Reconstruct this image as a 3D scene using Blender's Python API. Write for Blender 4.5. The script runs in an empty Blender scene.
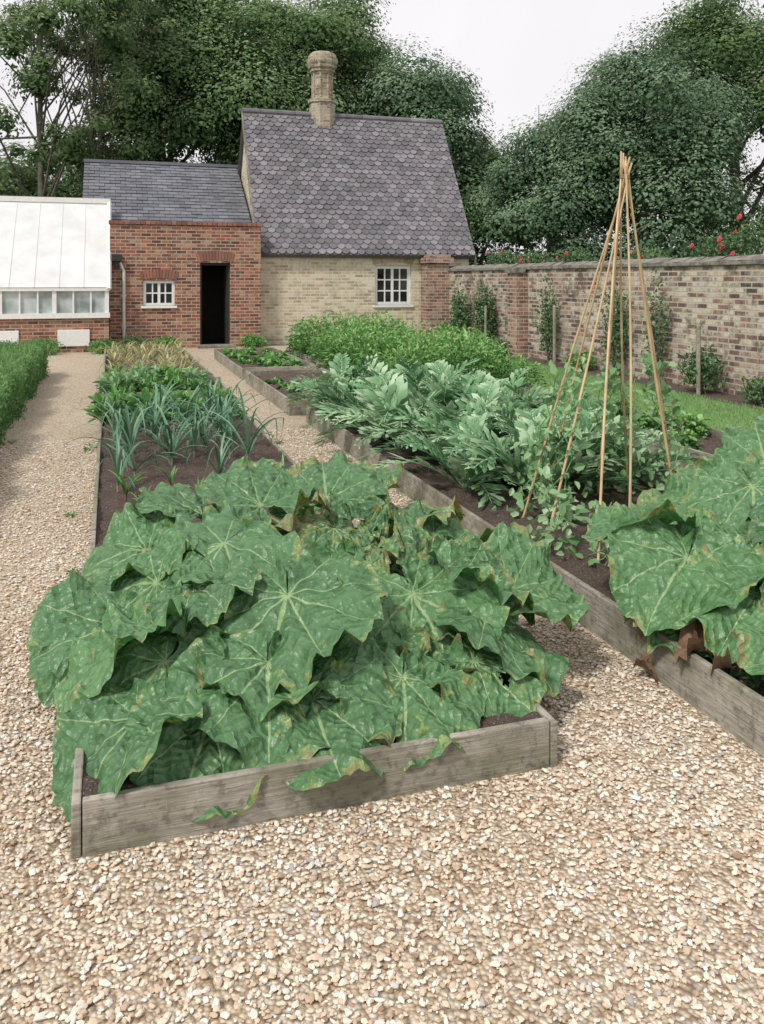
import bpy, math, random
import numpy as np
from mathutils import Matrix, Vector
random.seed(7)
RNG=np.random.default_rng(7)
scene=bpy.context.scene
scene.view_settings.view_transform='Standard'
scene.view_settings.look='None'
scene.view_settings.exposure=0
COL=scene.collection
WL={}

# ------------------------------------------------------------ node helpers
def newmat(name):
    m=bpy.data.materials.new(name); m.use_nodes=True
    nt=m.node_tree; nt.nodes.clear()
    out=nt.nodes.new('ShaderNodeOutputMaterial'); b=nt.nodes.new('ShaderNodeBsdfPrincipled')
    nt.links.new(b.outputs[0],out.inputs[0])
    return m,nt,b,out
def nd(nt,t,ins=None,**p):
    n=nt.nodes.new(t)
    for k,v in p.items(): setattr(n,k,v)
    if ins:
        for k,v in ins.items():
            if hasattr(v,'is_output'): nt.links.new(v,n.inputs[k])
            else: n.inputs[k].default_value=v
    return n
def c4(c): return (c[0],c[1],c[2],1.0)
def mixc(nt,f,a,b,mode='MIX'):
    n=nt.nodes.new('ShaderNodeMix'); n.data_type='RGBA'; n.blend_type=mode; n.clamp_factor=True
    for i,v in ((0,f),(6,a),(7,b)):
        if hasattr(v,'is_output'): nt.links.new(v,n.inputs[i])
        else: n.inputs[i].default_value=(v if i==0 else c4(v))
    return n.outputs[2]
def mth(nt,op,a,b=0.0,c=None,clamp=False):
    n=nt.nodes.new('ShaderNodeMath'); n.operation=op; n.use_clamp=clamp
    vs=[a,b]+([c] if c is not None else [])
    for i,v in enumerate(vs):
        if hasattr(v,'is_output'): nt.links.new(v,n.inputs[i])
        else: n.inputs[i].default_value=v
    return n.outputs[0]
def ramp(nt,f,stops):
    n=nt.nodes.new('ShaderNodeValToRGB'); e=n.color_ramp.elements
    while len(e)<len(stops): e.new(0.5)
    for i,(p,c) in enumerate(stops):
        e[i].position=p; e[i].color=c4(c) if isinstance(c,(tuple,list)) else (c,c,c,1)
    nt.links.new(f,n.inputs[0]); return n.outputs[0]
def coord(nt,kind='Object'):
    return nt.nodes.new('ShaderNodeTexCoord').outputs[kind]
def wpos(nt): return nt.nodes.new('ShaderNodeNewGeometry').outputs['Position']
def noise(nt,v,s,d=3,r=.55):
    n=nd(nt,'ShaderNodeTexNoise',{'Vector':v,'Scale':s,'Detail':d,'Roughness':r}); return n.outputs['Fac']
def bump(nt,b,h,st=.5,dist=.01):
    n=nd(nt,'ShaderNodeBump',{'Height':h,'Strength':st,'Distance':dist}); nt.links.new(n.outputs[0],b.inputs['Normal']); return n
def attr(nt,name,o='Color'):
    n=nt.nodes.new('ShaderNodeAttribute'); n.attribute_name=name; return n.outputs[o]

# ------------------------------------------------------------ materials
def m_brick(name,stops,mortar,grime=.5,bw=.225,rh=.078,ms=.011,patch=None,pa=.5,wash=0,lw=None):
    m,nt,b,o=newmat(name); uv=coord(nt,'UV'); P=wpos(nt)
    kw={'Vector':uv,'Scale':1.0,'Brick Width':bw,'Row Height':rh,'Bias':0.0}
    br=nd(nt,'ShaderNodeTexBrick',{**kw,'Color1':(0,0,0,1),'Color2':(1,1,1,1),'Mortar':(.5,.5,.5,1),'Mortar Size':ms,'Mortar Smooth':.25})
    br2=nd(nt,'ShaderNodeTexBrick',{**kw,'Color1':(0,0,0,1),'Color2':(1,1,1,1),'Mortar':(.5,.5,.5,1),'Mortar Size':0.0})
    n2=noise(nt,P,7,4,.7); n3=noise(nt,P,60,2); n4=noise(nt,P,2.4,5,.75)
    c=ramp(nt,br2.outputs['Color'],stops)
    if patch is not None:
        n1=noise(nt,P,1.1,4,.65)
        pm=mth(nt,'ADD',n1,mth(nt,'MULTIPLY_ADD',br2.outputs['Color'],.3,-.15))
        c=mixc(nt,ramp(nt,pm,[(.56-pa*.12,0.0),(.62-pa*.12,.85)]),c,patch)
    c=mixc(nt,ramp(nt,n2,[(.36,.75*grime),(.52,0.0)]),c,(.055,.05,.045))
    c=mixc(nt,br.outputs['Fac'],c,mortar)
    if wash: c=mixc(nt,ramp(nt,n4,[(.52,0.0),(.62,wash if lw is None else lw)]),c,mortar)
    if wash: c=mixc(nt,ramp(nt,n4,[(.36,wash),(.46,0.0)]),c,(.1,.09,.07))
    nt.links.new(c,b.inputs['Base Color']); b.inputs['Roughness'].default_value=.92
    h=mth(nt,'ADD',mth(nt,'MULTIPLY',br.outputs['Fac'],-1.0),mth(nt,'MULTIPLY',n3,.4))
    bump(nt,b,h,.7,.008); return m
M={}
M['redbrick']=m_brick('red_brick',[(0,(.1,.04,.035)),(.25,(.21,.075,.05)),(.55,(.33,.11,.065)),(.8,(.41,.16,.095)),(1,(.42,.27,.18))],(.42,.35,.27),.95,wash=.45,lw=.25)
M['buff']=m_brick('buff_brick',[(0,(.42,.33,.22)),(.4,(.6,.5,.34)),(.75,(.7,.61,.44)),(1,(.55,.46,.35))],(.7,.65,.54),.4,patch=(.7,.62,.46),pa=.4,wash=.25)
M['gwall']=m_brick('old_wall_brick',[(0,(.11,.075,.07)),(.25,(.26,.14,.11)),(.5,(.39,.24,.18)),(.72,(.47,.36,.27)),(1,(.62,.54,.42))],(.48,.43,.36),1.0,patch=(.6,.54,.42),pa=.45,ms=.013,wash=.8,lw=.65)
M['pier']=m_brick('pier_brick',[(0,(.13,.065,.05)),(.4,(.31,.15,.105)),(.8,(.4,.22,.16)),(1,(.47,.36,.26))],(.46,.39,.32),.9,wash=.5)
M['chim']=m_brick('chimney_brick',[(0,(.24,.19,.13)),(.5,(.4,.33,.23)),(1,(.5,.43,.31))],(.45,.4,.32),.9,.2,.075,wash=.4)
def m_simple(name,c1,c2,scale,rough=.8,bs=.3,bd=.005,det=4,spec=.5,stretch=None):
    m,nt,b,o=newmat(name); P=coord(nt,'Object')
    if stretch: P=nd(nt,'ShaderNodeMapping',{'Vector':P,'Scale':stretch}).outputs[0]
    n=noise(nt,P,scale,det,.65)
    nt.links.new(mixc(nt,ramp(nt,n,[(.3,0.0),(.7,1.0)]),c1,c2),b.inputs['Base Color'])
    b.inputs['Roughness'].default_value=rough; b.inputs['Specular IOR Level'].default_value=spec
    bump(nt,b,n,bs,bd); return m
M['coping']=m_simple('mossy_coping',(.09,.085,.07),(.32,.3,.26),7,.95,.8,.02)
M['white']=m_simple('white_paint',(.72,.72,.7),(.84,.84,.82),14,.45,.1)
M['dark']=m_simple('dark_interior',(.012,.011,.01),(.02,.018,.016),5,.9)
M['doorwood']=m_simple('dark_door_paint',(.02,.022,.02),(.035,.035,.03),6,.6)
M['iron']=m_simple('grey_pipe',(.5,.5,.48),(.65,.65,.62),9,.5)
M['bark']=m_simple('tree_bark',(.07,.065,.05),(.2,.18,.14),6,.95,1.0,.04)
M['stalk']=m_simple('rhubarb_stalk',(.2,.12,.05),(.18,.27,.09),9,.5)
M['stem']=m_simple('green_stem',(.1,.16,.05),(.16,.22,.08),12,.6)
M['leekstem']=m_simple('leek_shank',(.33,.2,.18),(.4,.42,.27),12,.5)
M['bamboo']=m_simple('bamboo_cane',(.42,.28,.14),(.72,.54,.32),16,.5,.2,.002,3,.5,(1,1,.3))
M['twine']=m_simple('twine',(.3,.22,.12),(.42,.32,.19),90,.9,.8,.003)
def m_plank():
    m,nt,b,o=newmat('weathered_board'); P=coord(nt,'Object'); W=wpos(nt)
    g=noise(nt,nd(nt,'ShaderNodeMapping',{'Vector':P,'Scale':(2.5,2.5,42)}).outputs[0],2.2,5,.7)
    n=noise(nt,W,2.3,4,.65); n2=noise(nt,W,24,4,.7)
    c=mixc(nt,ramp(nt,g,[(.3,0.0),(.7,1.0)]),(.2,.18,.15),(.52,.48,.41))
    c=mixc(nt,ramp(nt,n,[(.42,.7),(.6,0.0)]),c,(.15,.155,.09))
    c=mixc(nt,ramp(nt,n2,[(.35,.6),(.5,0.0)]),c,(.09,.08,.065))
    nt.links.new(c,b.inputs['Base Color']); b.inputs['Roughness'].default_value=.88
    bump(nt,b,g,.8,.006); return m
M['plank']=m_plank()
def m_soil():
    m,nt,b,o=newmat('garden_soil'); P=wpos(nt)
    n=noise(nt,P,4,3,.7); n2=noise(nt,P,50,4,.75)
    c=mixc(nt,n2,(.045,.03,.024),(.18,.13,.105)); c=mixc(nt,ramp(nt,n,[(.35,0.0),(.65,.6)]),c,(.14,.1,.08))
    c=mixc(nt,ramp(nt,noise(nt,P,120,2,.5),[(.6,0.0),(.68,.8)]),c,(.42,.36,.29))
    nt.links.new(c,b.inputs['Base Color']); b.inputs['Roughness'].default_value=.95
    bump(nt,b,n2,1.0,.035); return m
M['soil']=m_soil()
def m_gravel():
    m,nt,b,o=newmat('gravel'); P=wpos(nt)
    v=nd(nt,'ShaderNodeTexVoronoi',{'Vector':P,'Scale':75.0})
    h=nd(nt,'ShaderNodeSeparateColor',{'Color':v.outputs['Color']}).outputs[0]
    c=ramp(nt,h,[(0.0,(.3,.2,.12)),(.2,(.52,.4,.27)),(.5,(.7,.59,.44)),(.75,(.78,.71,.58)),(1.0,(.44,.38,.31))])
    c=mixc(nt,ramp(nt,v.outputs['Distance'],[(.45,0.0),(.85,.8)]),c,(.2,.14,.09))
    c=mixc(nt,ramp(nt,noise(nt,P,1.7,4,.65),[(.4,0.0),(.75,.35)]),c,(.42,.32,.21))
    nt.links.new(c,b.inputs['Base Color']); b.inputs['Roughness'].default_value=.85
    bump(nt,b,mth(nt,'MULTIPLY',v.outputs['Distance'],-1.0),1.0,.012); return m
M['gravel']=m_gravel()
def m_pebble():
    m,nt,b,o=newmat('pebble'); t=attr(nt,'tint','Fac')
    c=ramp(nt,t,[(0.0,(.26,.17,.1)),(.18,(.5,.37,.25)),(.4,(.66,.54,.41)),(.65,(.76,.68,.56)),(.85,(.8,.77,.71)),(1.0,(.4,.37,.35))])
    nt.links.new(c,b.inputs['Base Color']); b.inputs['Roughness'].default_value=.75; b.inputs['Specular IOR Level'].default_value=.25; return m
M['pebble']=m_pebble()
def m_ground(name,a,bq,cq,dq):
    m,nt,b,o=newmat(name); P=wpos(nt)
    n=noise(nt,P,.9,4,.7); n2=noise(nt,P,30,3,.7)
    c=mixc(nt,n,a,bq); c=mixc(nt,n2,c,mixc(nt,n,cq,dq))
    nt.links.new(c,b.inputs['Base Color']); b.inputs['Roughness'].default_value=.95; bump(nt,b,n2,.8,.03); return m
M['ground']=m_ground('ground_grass',(.05,.09,.025),(.09,.14,.045),(.03,.05,.02),(.13,.17,.06))
M['lawn']=m_ground('mown_grass',(.12,.24,.08),(.19,.33,.12),(.09,.18,.06),(.24,.37,.15))
def m_slate(name,stops,lich=.35,dk=.35):
    m,nt,b,o=newmat(name); t=attr(nt,'tint','Fac'); P=wpos(nt)
    c=ramp(nt,t,stops); n=noise(nt,P,5,5,.7); n2=noise(nt,P,40,3,.7); n0=noise(nt,P,1.2,3,.6)
    c=mixc(nt,ramp(nt,n,[(.45,0.0),(.7,lich)]),c,(.33,.31,.3))
    c=mixc(nt,ramp(nt,n0,[(.4,dk),(.6,0.0)]),c,(.085,.085,.09))
    c=mixc(nt,ramp(nt,n2,[(.5,0.0),(.75,.4)]),c,(.07,.068,.073))
    nt.links.new(c,b.inputs['Base Color']); b.inputs['Roughness'].default_value=.8; bump(nt,b,n2,.4,.006); return m
M['fish']=m_slate('fishscale_slate',[(0.0,(.12,.115,.13)),(.5,(.185,.175,.195)),(1.0,(.28,.26,.285))],.35,.3)
M['slate']=m_slate('grey_slate',[(0.0,(.12,.13,.155)),(1.0,(.22,.225,.26))],.15)
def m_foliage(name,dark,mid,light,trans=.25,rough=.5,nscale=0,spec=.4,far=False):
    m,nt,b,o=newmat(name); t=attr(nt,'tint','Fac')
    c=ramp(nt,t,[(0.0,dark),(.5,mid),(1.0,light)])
    if far:
        nt.nodes.remove(b); b=nd(nt,'ShaderNodeBsdfDiffuse',{'Color':c})
    else:
        nt.links.new(c,b.inputs['Base Color']); b.inputs['Roughness'].default_value=rough; b.inputs['Specular IOR Level'].default_value=spec
    tr=nd(nt,'ShaderNodeBsdfTranslucent',{'Color':c}); mx=nd(nt,'ShaderNodeMixShader',{0:trans,1:b.outputs[0],2:tr.outputs[0]})
    nt.links.new(mx.outputs[0],o.inputs[0]); return m
M['oak']=m_foliage('tree_leaves_dark',(.035,.07,.028),(.115,.195,.08),(.3,.41,.21),.3,far=True)
M['oak2']=m_foliage('tree_leaves_blue',(.035,.07,.037),(.115,.195,.105),(.3,.41,.27),.3,far=True)
M['ash']=m_foliage('tree_leaves_light',(.06,.11,.045),(.175,.27,.12),(.38,.48,.27),.38,far=True)
M['box']=m_foliage('hedge_leaves',(.04,.11,.035),(.135,.28,.095),(.28,.45,.19),.3,far=True)
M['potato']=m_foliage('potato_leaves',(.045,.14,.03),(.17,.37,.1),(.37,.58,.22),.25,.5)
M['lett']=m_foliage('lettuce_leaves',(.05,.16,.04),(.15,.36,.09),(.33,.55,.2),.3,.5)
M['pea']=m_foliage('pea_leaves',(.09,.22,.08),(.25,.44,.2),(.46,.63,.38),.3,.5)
M['cardoon']=m_foliage('cardoon_leaves',(.045,.15,.055),(.185,.36,.165),(.52,.68,.46),.22,.5)
M['leek']=m_foliage('leek_leaves',(.03,.11,.06),(.1,.24,.13),(.28,.44,.28),.15,.38,0,.5)
M['onion']=m_foliage('onion_leaves',(.22,.29,.1),(.52,.49,.24),(.78,.7,.45),.25,.5)
M['wallplant']=m_foliage('wall_shrub_leaves',(.04,.1,.04),(.12,.22,.09),(.27,.38,.19),.25,.5)
M['grassb']=m_foliage('grass_blades',(.1,.22,.06),(.21,.38,.12),(.34,.5,.2),.25,far=True)
M['rose']=m_simple('rose_petals',(.48,.04,.06),(.7,.14,.16),20,.7,spec=.2)
M['dead']=m_simple('dead_leaf',(.07,.04,.025),(.24,.145,.08),14,.8)
def m_rhub():
    m,nt,b,o=newmat('rhubarb_leaf'); a=attr(nt,'leafco','Vector')
    sp=nd(nt,'ShaderNodeSeparateXYZ',{'Vector':a}).outputs; s,t,e=sp[0],sp[1],sp[2]
    P=coord(nt,'Object')
    n1=noise(nt,P,6,3,.6); n2=noise(nt,P,17,3,.55)
    w=mth(nt,'ADD',mth(nt,'SUBTRACT',s,mth(nt,'MULTIPLY',t,.9)),mth(nt,'MULTIPLY',n1,.3))
    pp=mth(nt,'PINGPONG',mth(nt,'MULTIPLY',w,4.6),.5)
    sec=ramp(nt,pp,[(0.0,1.0),(.06,0.0)])
    w2=mth(nt,'ADD',mth(nt,'ADD',mth(nt,'MULTIPLY',s,.7),t),mth(nt,'MULTIPLY',n1,.35))
    pp2=mth(nt,'PINGPONG',mth(nt,'MULTIPLY',w2,11.0),.5)
    wid=mth(nt,'MULTIPLY_ADD',e,-.021,.027)
    main=mth(nt,'SUBTRACT',1.0,mth(nt,'DIVIDE',attr(nt,'rib','Fac'),wid),clamp=True)
    lv=attr(nt,'wear','Fac'); hu=attr(nt,'hue','Fac')
    c=mixc(nt,ramp(nt,n1,[(.3,0.0),(.7,1.0)]),(.016,.08,.03),(.036,.14,.052))
    c=mixc(nt,hu,c,(.115,.29,.09))
    c=mixc(nt,mth(nt,'MULTIPLY',mth(nt,'POWER',mth(nt,'MULTIPLY',pp,2.0),2.0),.35),c,(.085,.24,.085))
    c=mixc(nt,ramp(nt,n2,[(.5,0.0),(.75,.4)]),c,(.1,.26,.09))
    c=mixc(nt,mth(nt,'MULTIPLY',sec,.35),c,(.2,.38,.15))
    c=mixc(nt,mth(nt,'MULTIPLY',main,2.2,clamp=True),c,(.4,.54,.26))
    dn=mth(nt,'ADD',noise(nt,P,8.5,4,.7),mth(nt,'MULTIPLY',mth(nt,'POWER',e,8.0),.15))
    dn=mth(nt,'ADD',dn,mth(nt,'MULTIPLY',lv,.18))
    br=ramp(nt,dn,[(.73,0.0),(.76,1.0)])
    c=mixc(nt,ramp(nt,dn,[(.66,0.0),(.73,.75)]),c,(.42,.45,.12))
    c=mixc(nt,br,c,mixc(nt,n2,(.12,.06,.03),(.42,.27,.12)))
    back=nt.nodes.new('ShaderNodeNewGeometry').outputs['Backfacing']
    c=mixc(nt,mth(nt,'MULTIPLY',back,.45),c,(.17,.3,.14))
    nt.links.new(c,b.inputs['Base Color'])
    b.inputs['Roughness'].default_value=.4
    b.inputs['Specular IOR Level'].default_value=.5
    h=mth(nt,'ADD',mth(nt,'MULTIPLY',mth(nt,'POWER',pp,.6),1.0),mth(nt,'MULTIPLY',mth(nt,'POWER',pp2,.7),.5))
    h=mth(nt,'ADD',h,mth(nt,'MULTIPLY',n2,1.4))
    bump(nt,b,h,.9,.016)
    tr=nd(nt,'ShaderNodeBsdfTranslucent',{'Color':mixc(nt,.4,c,(.14,.4,.05))}); mx=nd(nt,'ShaderNodeMixShader',{0:.12,1:b.outputs[0],2:tr.outputs[0]})
    nt.links.new(mx.outputs[0],o.inputs[0]); return m
M['rhub']=m_rhub()
def m_glass(name,c1,c2,rough):
    m,nt,b,o=newmat(name); n=noise(nt,wpos(nt),2.2,3)
    nt.links.new(mixc(nt,ramp(nt,n,[(.35,0.0),(.65,1.0)]),c1,c2),b.inputs['Base Color']); b.inputs['Roughness'].default_value=rough; return m
M['glass']=m_glass('window_glass',(.01,.012,.013),(.05,.055,.06),.06)
M['ghglass']=m_glass('greenhouse_glass',(.22,.27,.26),(.55,.6,.6),.1)
M['whitewash']=m_glass('whitewashed_glass',(.62,.63,.63),(.74,.74,.74),.6)

# ------------------------------------------------------------ object helpers
def link(o): COL.objects.link(o); return o
def meta(o,label,cat,group=None):
    o['label']=label; o['category']=cat
    if group: o['group']=group
def thing(name,loc,label,cat,group=None):
    e=bpy.data.objects.new(name,None); e.location=loc; e.empty_display_size=.2; link(e)
    meta(e,label,cat,group); WL[e.name]=Vector(loc); return e
def part(o,parent):
    o.parent=parent; o.matrix_parent_inverse=Matrix.Translation(-WL[parent.name]); return o
def npmesh(name,V,F,mats,smooth=False,attrs=None,midx=None):
    V=np.asarray(V,dtype=np.float32); F=np.asarray(F,dtype=np.int32); k=F.shape[1]
    me=bpy.data.meshes.new(name); me.vertices.add(len(V)); me.vertices.foreach_set('co',V.ravel())
    me.loops.add(F.size); me.loops.foreach_set('vertex_index',F.ravel())
    me.polygons.add(len(F)); me.polygons.foreach_set('loop_start',np.arange(0,F.size,k,dtype=np.int32))
    if midx is not None: me.polygons.foreach_set('material_index',np.asarray(midx,dtype=np.int32))
    me.update(calc_edges=True)
    me.polygons.foreach_set('use_smooth',np.full(len(F),smooth))
    for m in mats: me.materials.append(m)
    if attrs:
        for an,(ty,arr) in attrs.items():
            a=me.attributes.new(an,ty,'POINT'); a.data.foreach_set('value' if ty=='FLOAT' else 'vector',np.asarray(arr,dtype=np.float32).ravel())
    return me
def place(name,me,loc=(0,0,0),rz=0,s=1):
    o=bpy.data.objects.new(name,me); o.location=loc; o.rotation_euler=(0,0,rz); o.scale=(s,s,s) if not isinstance(s,tuple) else s
    link(o); WL[o.name]=Vector(loc); return o
def rebase(me,loc):
    me.transform(Matrix.Translation(-Vector(loc)))
class B:
    def __init__(s): s.v=[];s.f=[];s.m=[];s.t=[]
    def poly(s,pts,mi=0,t=.5):
        i=len(s.v); s.v+= [tuple(p) for p in pts]; s.t+=[t]*len(pts); s.f.append(tuple(range(i,i+len(pts)))); s.m.append(mi)
    def box(s,x0,x1,y0,y1,z0,z1,mi=0,t=.5):
        i=len(s.v); s.v+=[(x0,y0,z0),(x1,y0,z0),(x1,y1,z0),(x0,y1,z0),(x0,y0,z1),(x1,y0,z1),(x1,y1,z1),(x0,y1,z1)]; s.t+=[t]*8
        for f in ((0,3,2,1),(4,5,6,7),(0,1,5,4),(1,2,6,5),(2,3,7,6),(3,0,4,7)): s.f.append(tuple(i+k for k in f)); s.m.append(mi)
    def tube(s,pts,rad,n=8,mi=0,t=.5,cap=True):
        pts=[Vector(p) for p in pts]; base=len(s.v); prev=None
        for k,p in enumerate(pts):
            d=(pts[min(k+1,len(pts)-1)]-pts[max(k-1,0)]).normalized()
            a=d.orthogonal() if prev is None else (prev-d*prev.dot(d))
            a.normalize(); prev=a; b=d.cross(a)
            for j in range(n):
                th=2*math.pi*j/n; q=p+(a*math.cos(th)+b*math.sin(th))*rad[k]; s.v.append(tuple(q)); s.t.append(t)
        for k in range(len(pts)-1):
            for j in range(n):
                j2=(j+1)%n; s.f.append((base+k*n+j,base+k*n+j2,base+(k+1)*n+j2,base+(k+1)*n+j)); s.m.append(mi)
        if cap:
            s.f.append(tuple(base+j for j in range(n))[::-1]); s.m.append(mi)
            s.f.append(tuple(base+(len(pts)-1)*n+j for j in range(n))); s.m.append(mi)
    def obj(s,name,mats,parent=None,loc=None,smooth=False,bev=0,uv=False):
        me=bpy.data.meshes.new(name); me.from_pydata(s.v,[],s.f); me.update()
        for m in mats: me.materials.append(m)
        me.polygons.foreach_set('material_index',s.m)
        if smooth: me.polygons.foreach_set('use_smooth',[True]*len(s.f))
        a=me.attributes.new('tint','FLOAT','POINT'); a.data.foreach_set('value',s.t)
        if uv: boxuv(me)
        if loc is None:
            A=np.array(s.v); loc=tuple(((A.min(0)+A.max(0))/2)); loc=(loc[0],loc[1],float(A[:,2].min()))
        rebase(me,loc)
        o=place(name,me,loc)
        if bev:
            md=o.modifiers.new('bevel','BEVEL'); md.width=bev; md.segments=2; md.limit_method='ANGLE'
        if parent is not None: part(o,parent)
        return o
def boxuv(me):
    uvl=me.uv_layers.new(name='UVMap')
    for p in me.polygons:
        n=p.normal; ax=max(range(3),key=lambda i:abs(n[i]))
        for li in p.loop_indices:
            c=me.vertices[me.loops[li].vertex_index].co
            uvl.data[li].uv=(c.x,c.z) if ax==1 else ((c.y,c.z) if ax==0 else (c.x,c.y))
def wall_holes(b,x0,x1,z0,z1,y,th,holes,mi=0):
    xs=sorted({x0,x1,*[h[0] for h in holes],*[h[1] for h in holes]}); zs=sorted({z0,z1,*[h[2] for h in holes],*[h[3] for h in holes]})
    for i in range(len(xs)-1):
        for j in range(len(zs)-1):
            cx=(xs[i]+xs[i+1])/2; cz=(zs[j]+zs[j+1])/2
            if any(h[0]<cx<h[1] and h[2]<cz<h[3] for h in holes): continue
            b.poly([(xs[i],y,zs[j]),(xs[i+1],y,zs[j]),(xs[i+1],y,zs[j+1]),(xs[i],y,zs[j+1])],mi)
            b.poly([(xs[i],y+th,zs[j+1]),(xs[i+1],y+th,zs[j+1]),(xs[i+1],y+th,zs[j]),(xs[i],y+th,zs[j])],mi)
    for h in holes+[(x0,x1,z0,z1)]:
        a,c,d,e=h
        b.poly([(a,y,d),(a,y,e),(a,y+th,e),(a,y+th,d)],mi); b.poly([(c,y,e),(c,y,d),(c,y+th,d),(c,y+th,e)],mi)
        b.poly([(a,y,e),(c,y,e),(c,y+th,e),(a,y+th,e)],mi); b.poly([(a,y+th,d),(c,y+th,d),(c,y,d),(a,y,d)],mi)

def unit(a): return a/np.maximum(np.linalg.norm(a,axis=1,keepdims=True),1e-9)
def cards(C,T,Nn,size,wr,tint,fold=.15,rhomb=False):
    T=unit(T); S=unit(np.cross(T,Nn)); Nn=np.cross(S,T); s=size[:,None]; w=s*wr
    if rhomb:
        V=np.stack([C-T*s*.5,C+S*w*.5,C+T*s*.5,C-S*w*.5],1)
        n=len(C); F=np.arange(n*4).reshape(n,4); return V.reshape(-1,3),F,np.repeat(tint,4)
    up=Nn*s*fold
    V=np.stack([C,C+T*s*.3-S*w*.45+up,C+T*s*.7-S*w*.36+up*.6,C+T*s-Nn*s*.1,C+T*s*.7+S*w*.36+up*.6,C+T*s*.3+S*w*.45+up],1)
    n=len(C); b=np.arange(n)[:,None]*6
    F=np.concatenate([b+np.array([[0,3,2,1]]),b+np.array([[0,5,4,3]])]); return V.reshape(-1,3),F,np.repeat(tint,6)
def randdir(n,rng):
    return unit(rng.normal(size=(n,3)))

# ------------------------------------------------------------ world, sun, camera
w=bpy.data.worlds.new('World'); scene.world=w; w.use_nodes=True; nt=w.node_tree; nt.nodes.clear()
EL,AZ=math.radians(50),math.radians(235)
sky=nd(nt,'ShaderNodeTexSky',sky_type='NISHITA'); sky.sun_disc=False; sky.sun_elevation=EL; sky.sun_rotation=AZ; sky.dust_density=4; sky.air_density=1.5
g=coord(nt,'Generated'); cn=noise(nt,g,2.5,3,.6)
gz=nd(nt,'ShaderNodeSeparateXYZ',{'Vector':g}).outputs[2]
zen=ramp(nt,gz,[(0.0,.9),(.3,.96),(.6,.76),(1.0,.78)])
cloud=mixc(nt,cn,(8.8,8.5,8.9),(11.8,11.5,11.7))
cloud=mixc(nt,1.0,cloud,zen,'MULTIPLY')
colr=mixc(nt,.95,sky.outputs[0],cloud)
bg=nd(nt,'ShaderNodeBackground',{'Color':colr,'Strength':.1}); wo=nd(nt,'ShaderNodeOutputWorld',{'Surface':bg.outputs[0]})
sl=bpy.data.lights.new('sun','SUN'); sl.energy=2.7; sl.angle=math.radians(9); sl.color=(1,.96,.89)
so=bpy.data.objects.new('sun',sl); link(so)
sd=Vector((math.sin(AZ)*math.cos(EL),math.cos(AZ)*math.cos(EL),math.sin(EL)))
so.rotation_euler=sd.to_track_quat('Z','Y').to_euler(); so.location=(-10,-10,20)
cam=bpy.data.cameras.new('camera'); co=bpy.data.objects.new('camera',cam); link(co)
co.location=(0,0,1.6); co.rotation_euler=(math.radians(90),0,-math.atan(272/857))
cam.sensor_fit='HORIZONTAL'; cam.sensor_width=36; cam.lens=36*857/764; cam.shift_y=-(512-279)/764; cam.clip_end=1000; cam.clip_start=.05
scene.camera=co

# ------------------------------------------------------------ ground sheets
def sheet(name,x0,x1,y0,y1,z,mat,nx=1,ny=1):
    xs=np.linspace(x0,x1,nx+1); ys=np.linspace(y0,y1,ny+1); X,Y=np.meshgrid(xs,ys); V=np.stack([X,Y,np.full_like(X,z)],-1).reshape(-1,3)
    F=[[j*(nx+1)+i,j*(nx+1)+i+1,(j+1)*(nx+1)+i+1,(j+1)*(nx+1)+i] for j in range(ny) for i in range(nx)]
    o=place(name,npmesh(name,V,F,[mat])); o['kind']='structure'; return o
sheet('ground',-300,300,-200,400,0,M['ground'])
sheet('gravel_path',-1.25,4.6,-4,20.3,.004,M['gravel'])
sheet('gravel_path',-6,-1.25,15.5,20.3,.004,M['gravel'])
sheet('soil_border',7.55,8.2,-2,20.6,.006,M['soil'])
sheet('grass_path',5.45,7.55,-2,20.6,.008,M['lawn'])

# ------------------------------------------------------------ raised beds
def bed(x0,x1,y0,y1,label,h=.19):
    e=thing('raised_bed',((x0+x1)/2,(y0+y1)/2,0),label,'raised bed','timber-edged vegetable beds')
    t=.026
    for (a,b_,c,d) in ((x0,x0+t,y0,y1),(x1-t,x1,y0,y1),(x0+t+.001,x1-t-.001,y0,y0+t),(x0+t+.001,x1-t-.001,y1-t,y1)):
        long=max(b_-a,d-c); n=max(1,round(long/2.4))
        for k in range(n):
            bb=B(); dz=random.uniform(-.012,.012); g=.003; dx=random.uniform(-.003,.003)
            if d-c>b_-a: bb.box(a+dx,b_+dx,c+(d-c)*k/n+g,c+(d-c)*(k+1)/n-g,0,h+dz)
            else: bb.box(a+(b_-a)*k/n,a+(b_-a)*(k+1)/n-.002,c+.004,d+.004,0,h+dz)
            bb.obj('board',[M['plank']],e,bev=.005)
    nx=max(4,int((x1-x0)/.04)); ny=max(4,int((y1-y0)/.05))
    xs=np.linspace(x0+t,x1-t,nx); ys=np.linspace(y0+t,y1-t,ny); X,Y=np.meshgrid(xs,ys)
    Z=.13+.018*np.sin(X*9+np.sin(Y*4))*np.sin(Y*7)+RNG.normal(0,.012,X.shape)
    V=np.stack([X,Y,Z],-1).reshape(-1,3); i=np.arange(nx-1)[None,:]+np.arange(ny-1)[:,None]*nx
    F=np.stack([i,i+1,i+nx+1,i+nx],-1).reshape(-1,4)
    me=npmesh('soil',V,F,[M['soil']],True); rebase(me,((x0+x1)/2,(y0+y1)/2,.1)); o=place('soil',me,((x0+x1)/2,(y0+y1)/2,.1)); part(o,e)
    return e
bed(-.1,1.4,2.5,10.6,'long weathered timber bed with rhubarb and leeks',.16)
bed(-.1,1.45,11.1,18.0,'timber bed of yellowing onions beside gravel path')
bed(2.08,4.0,2.0,9.35,'long timber bed with cardoons and bean poles')
bed(1.99,3.2,9.85,13.2,'timber bed of young lettuces in bare soil')
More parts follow.
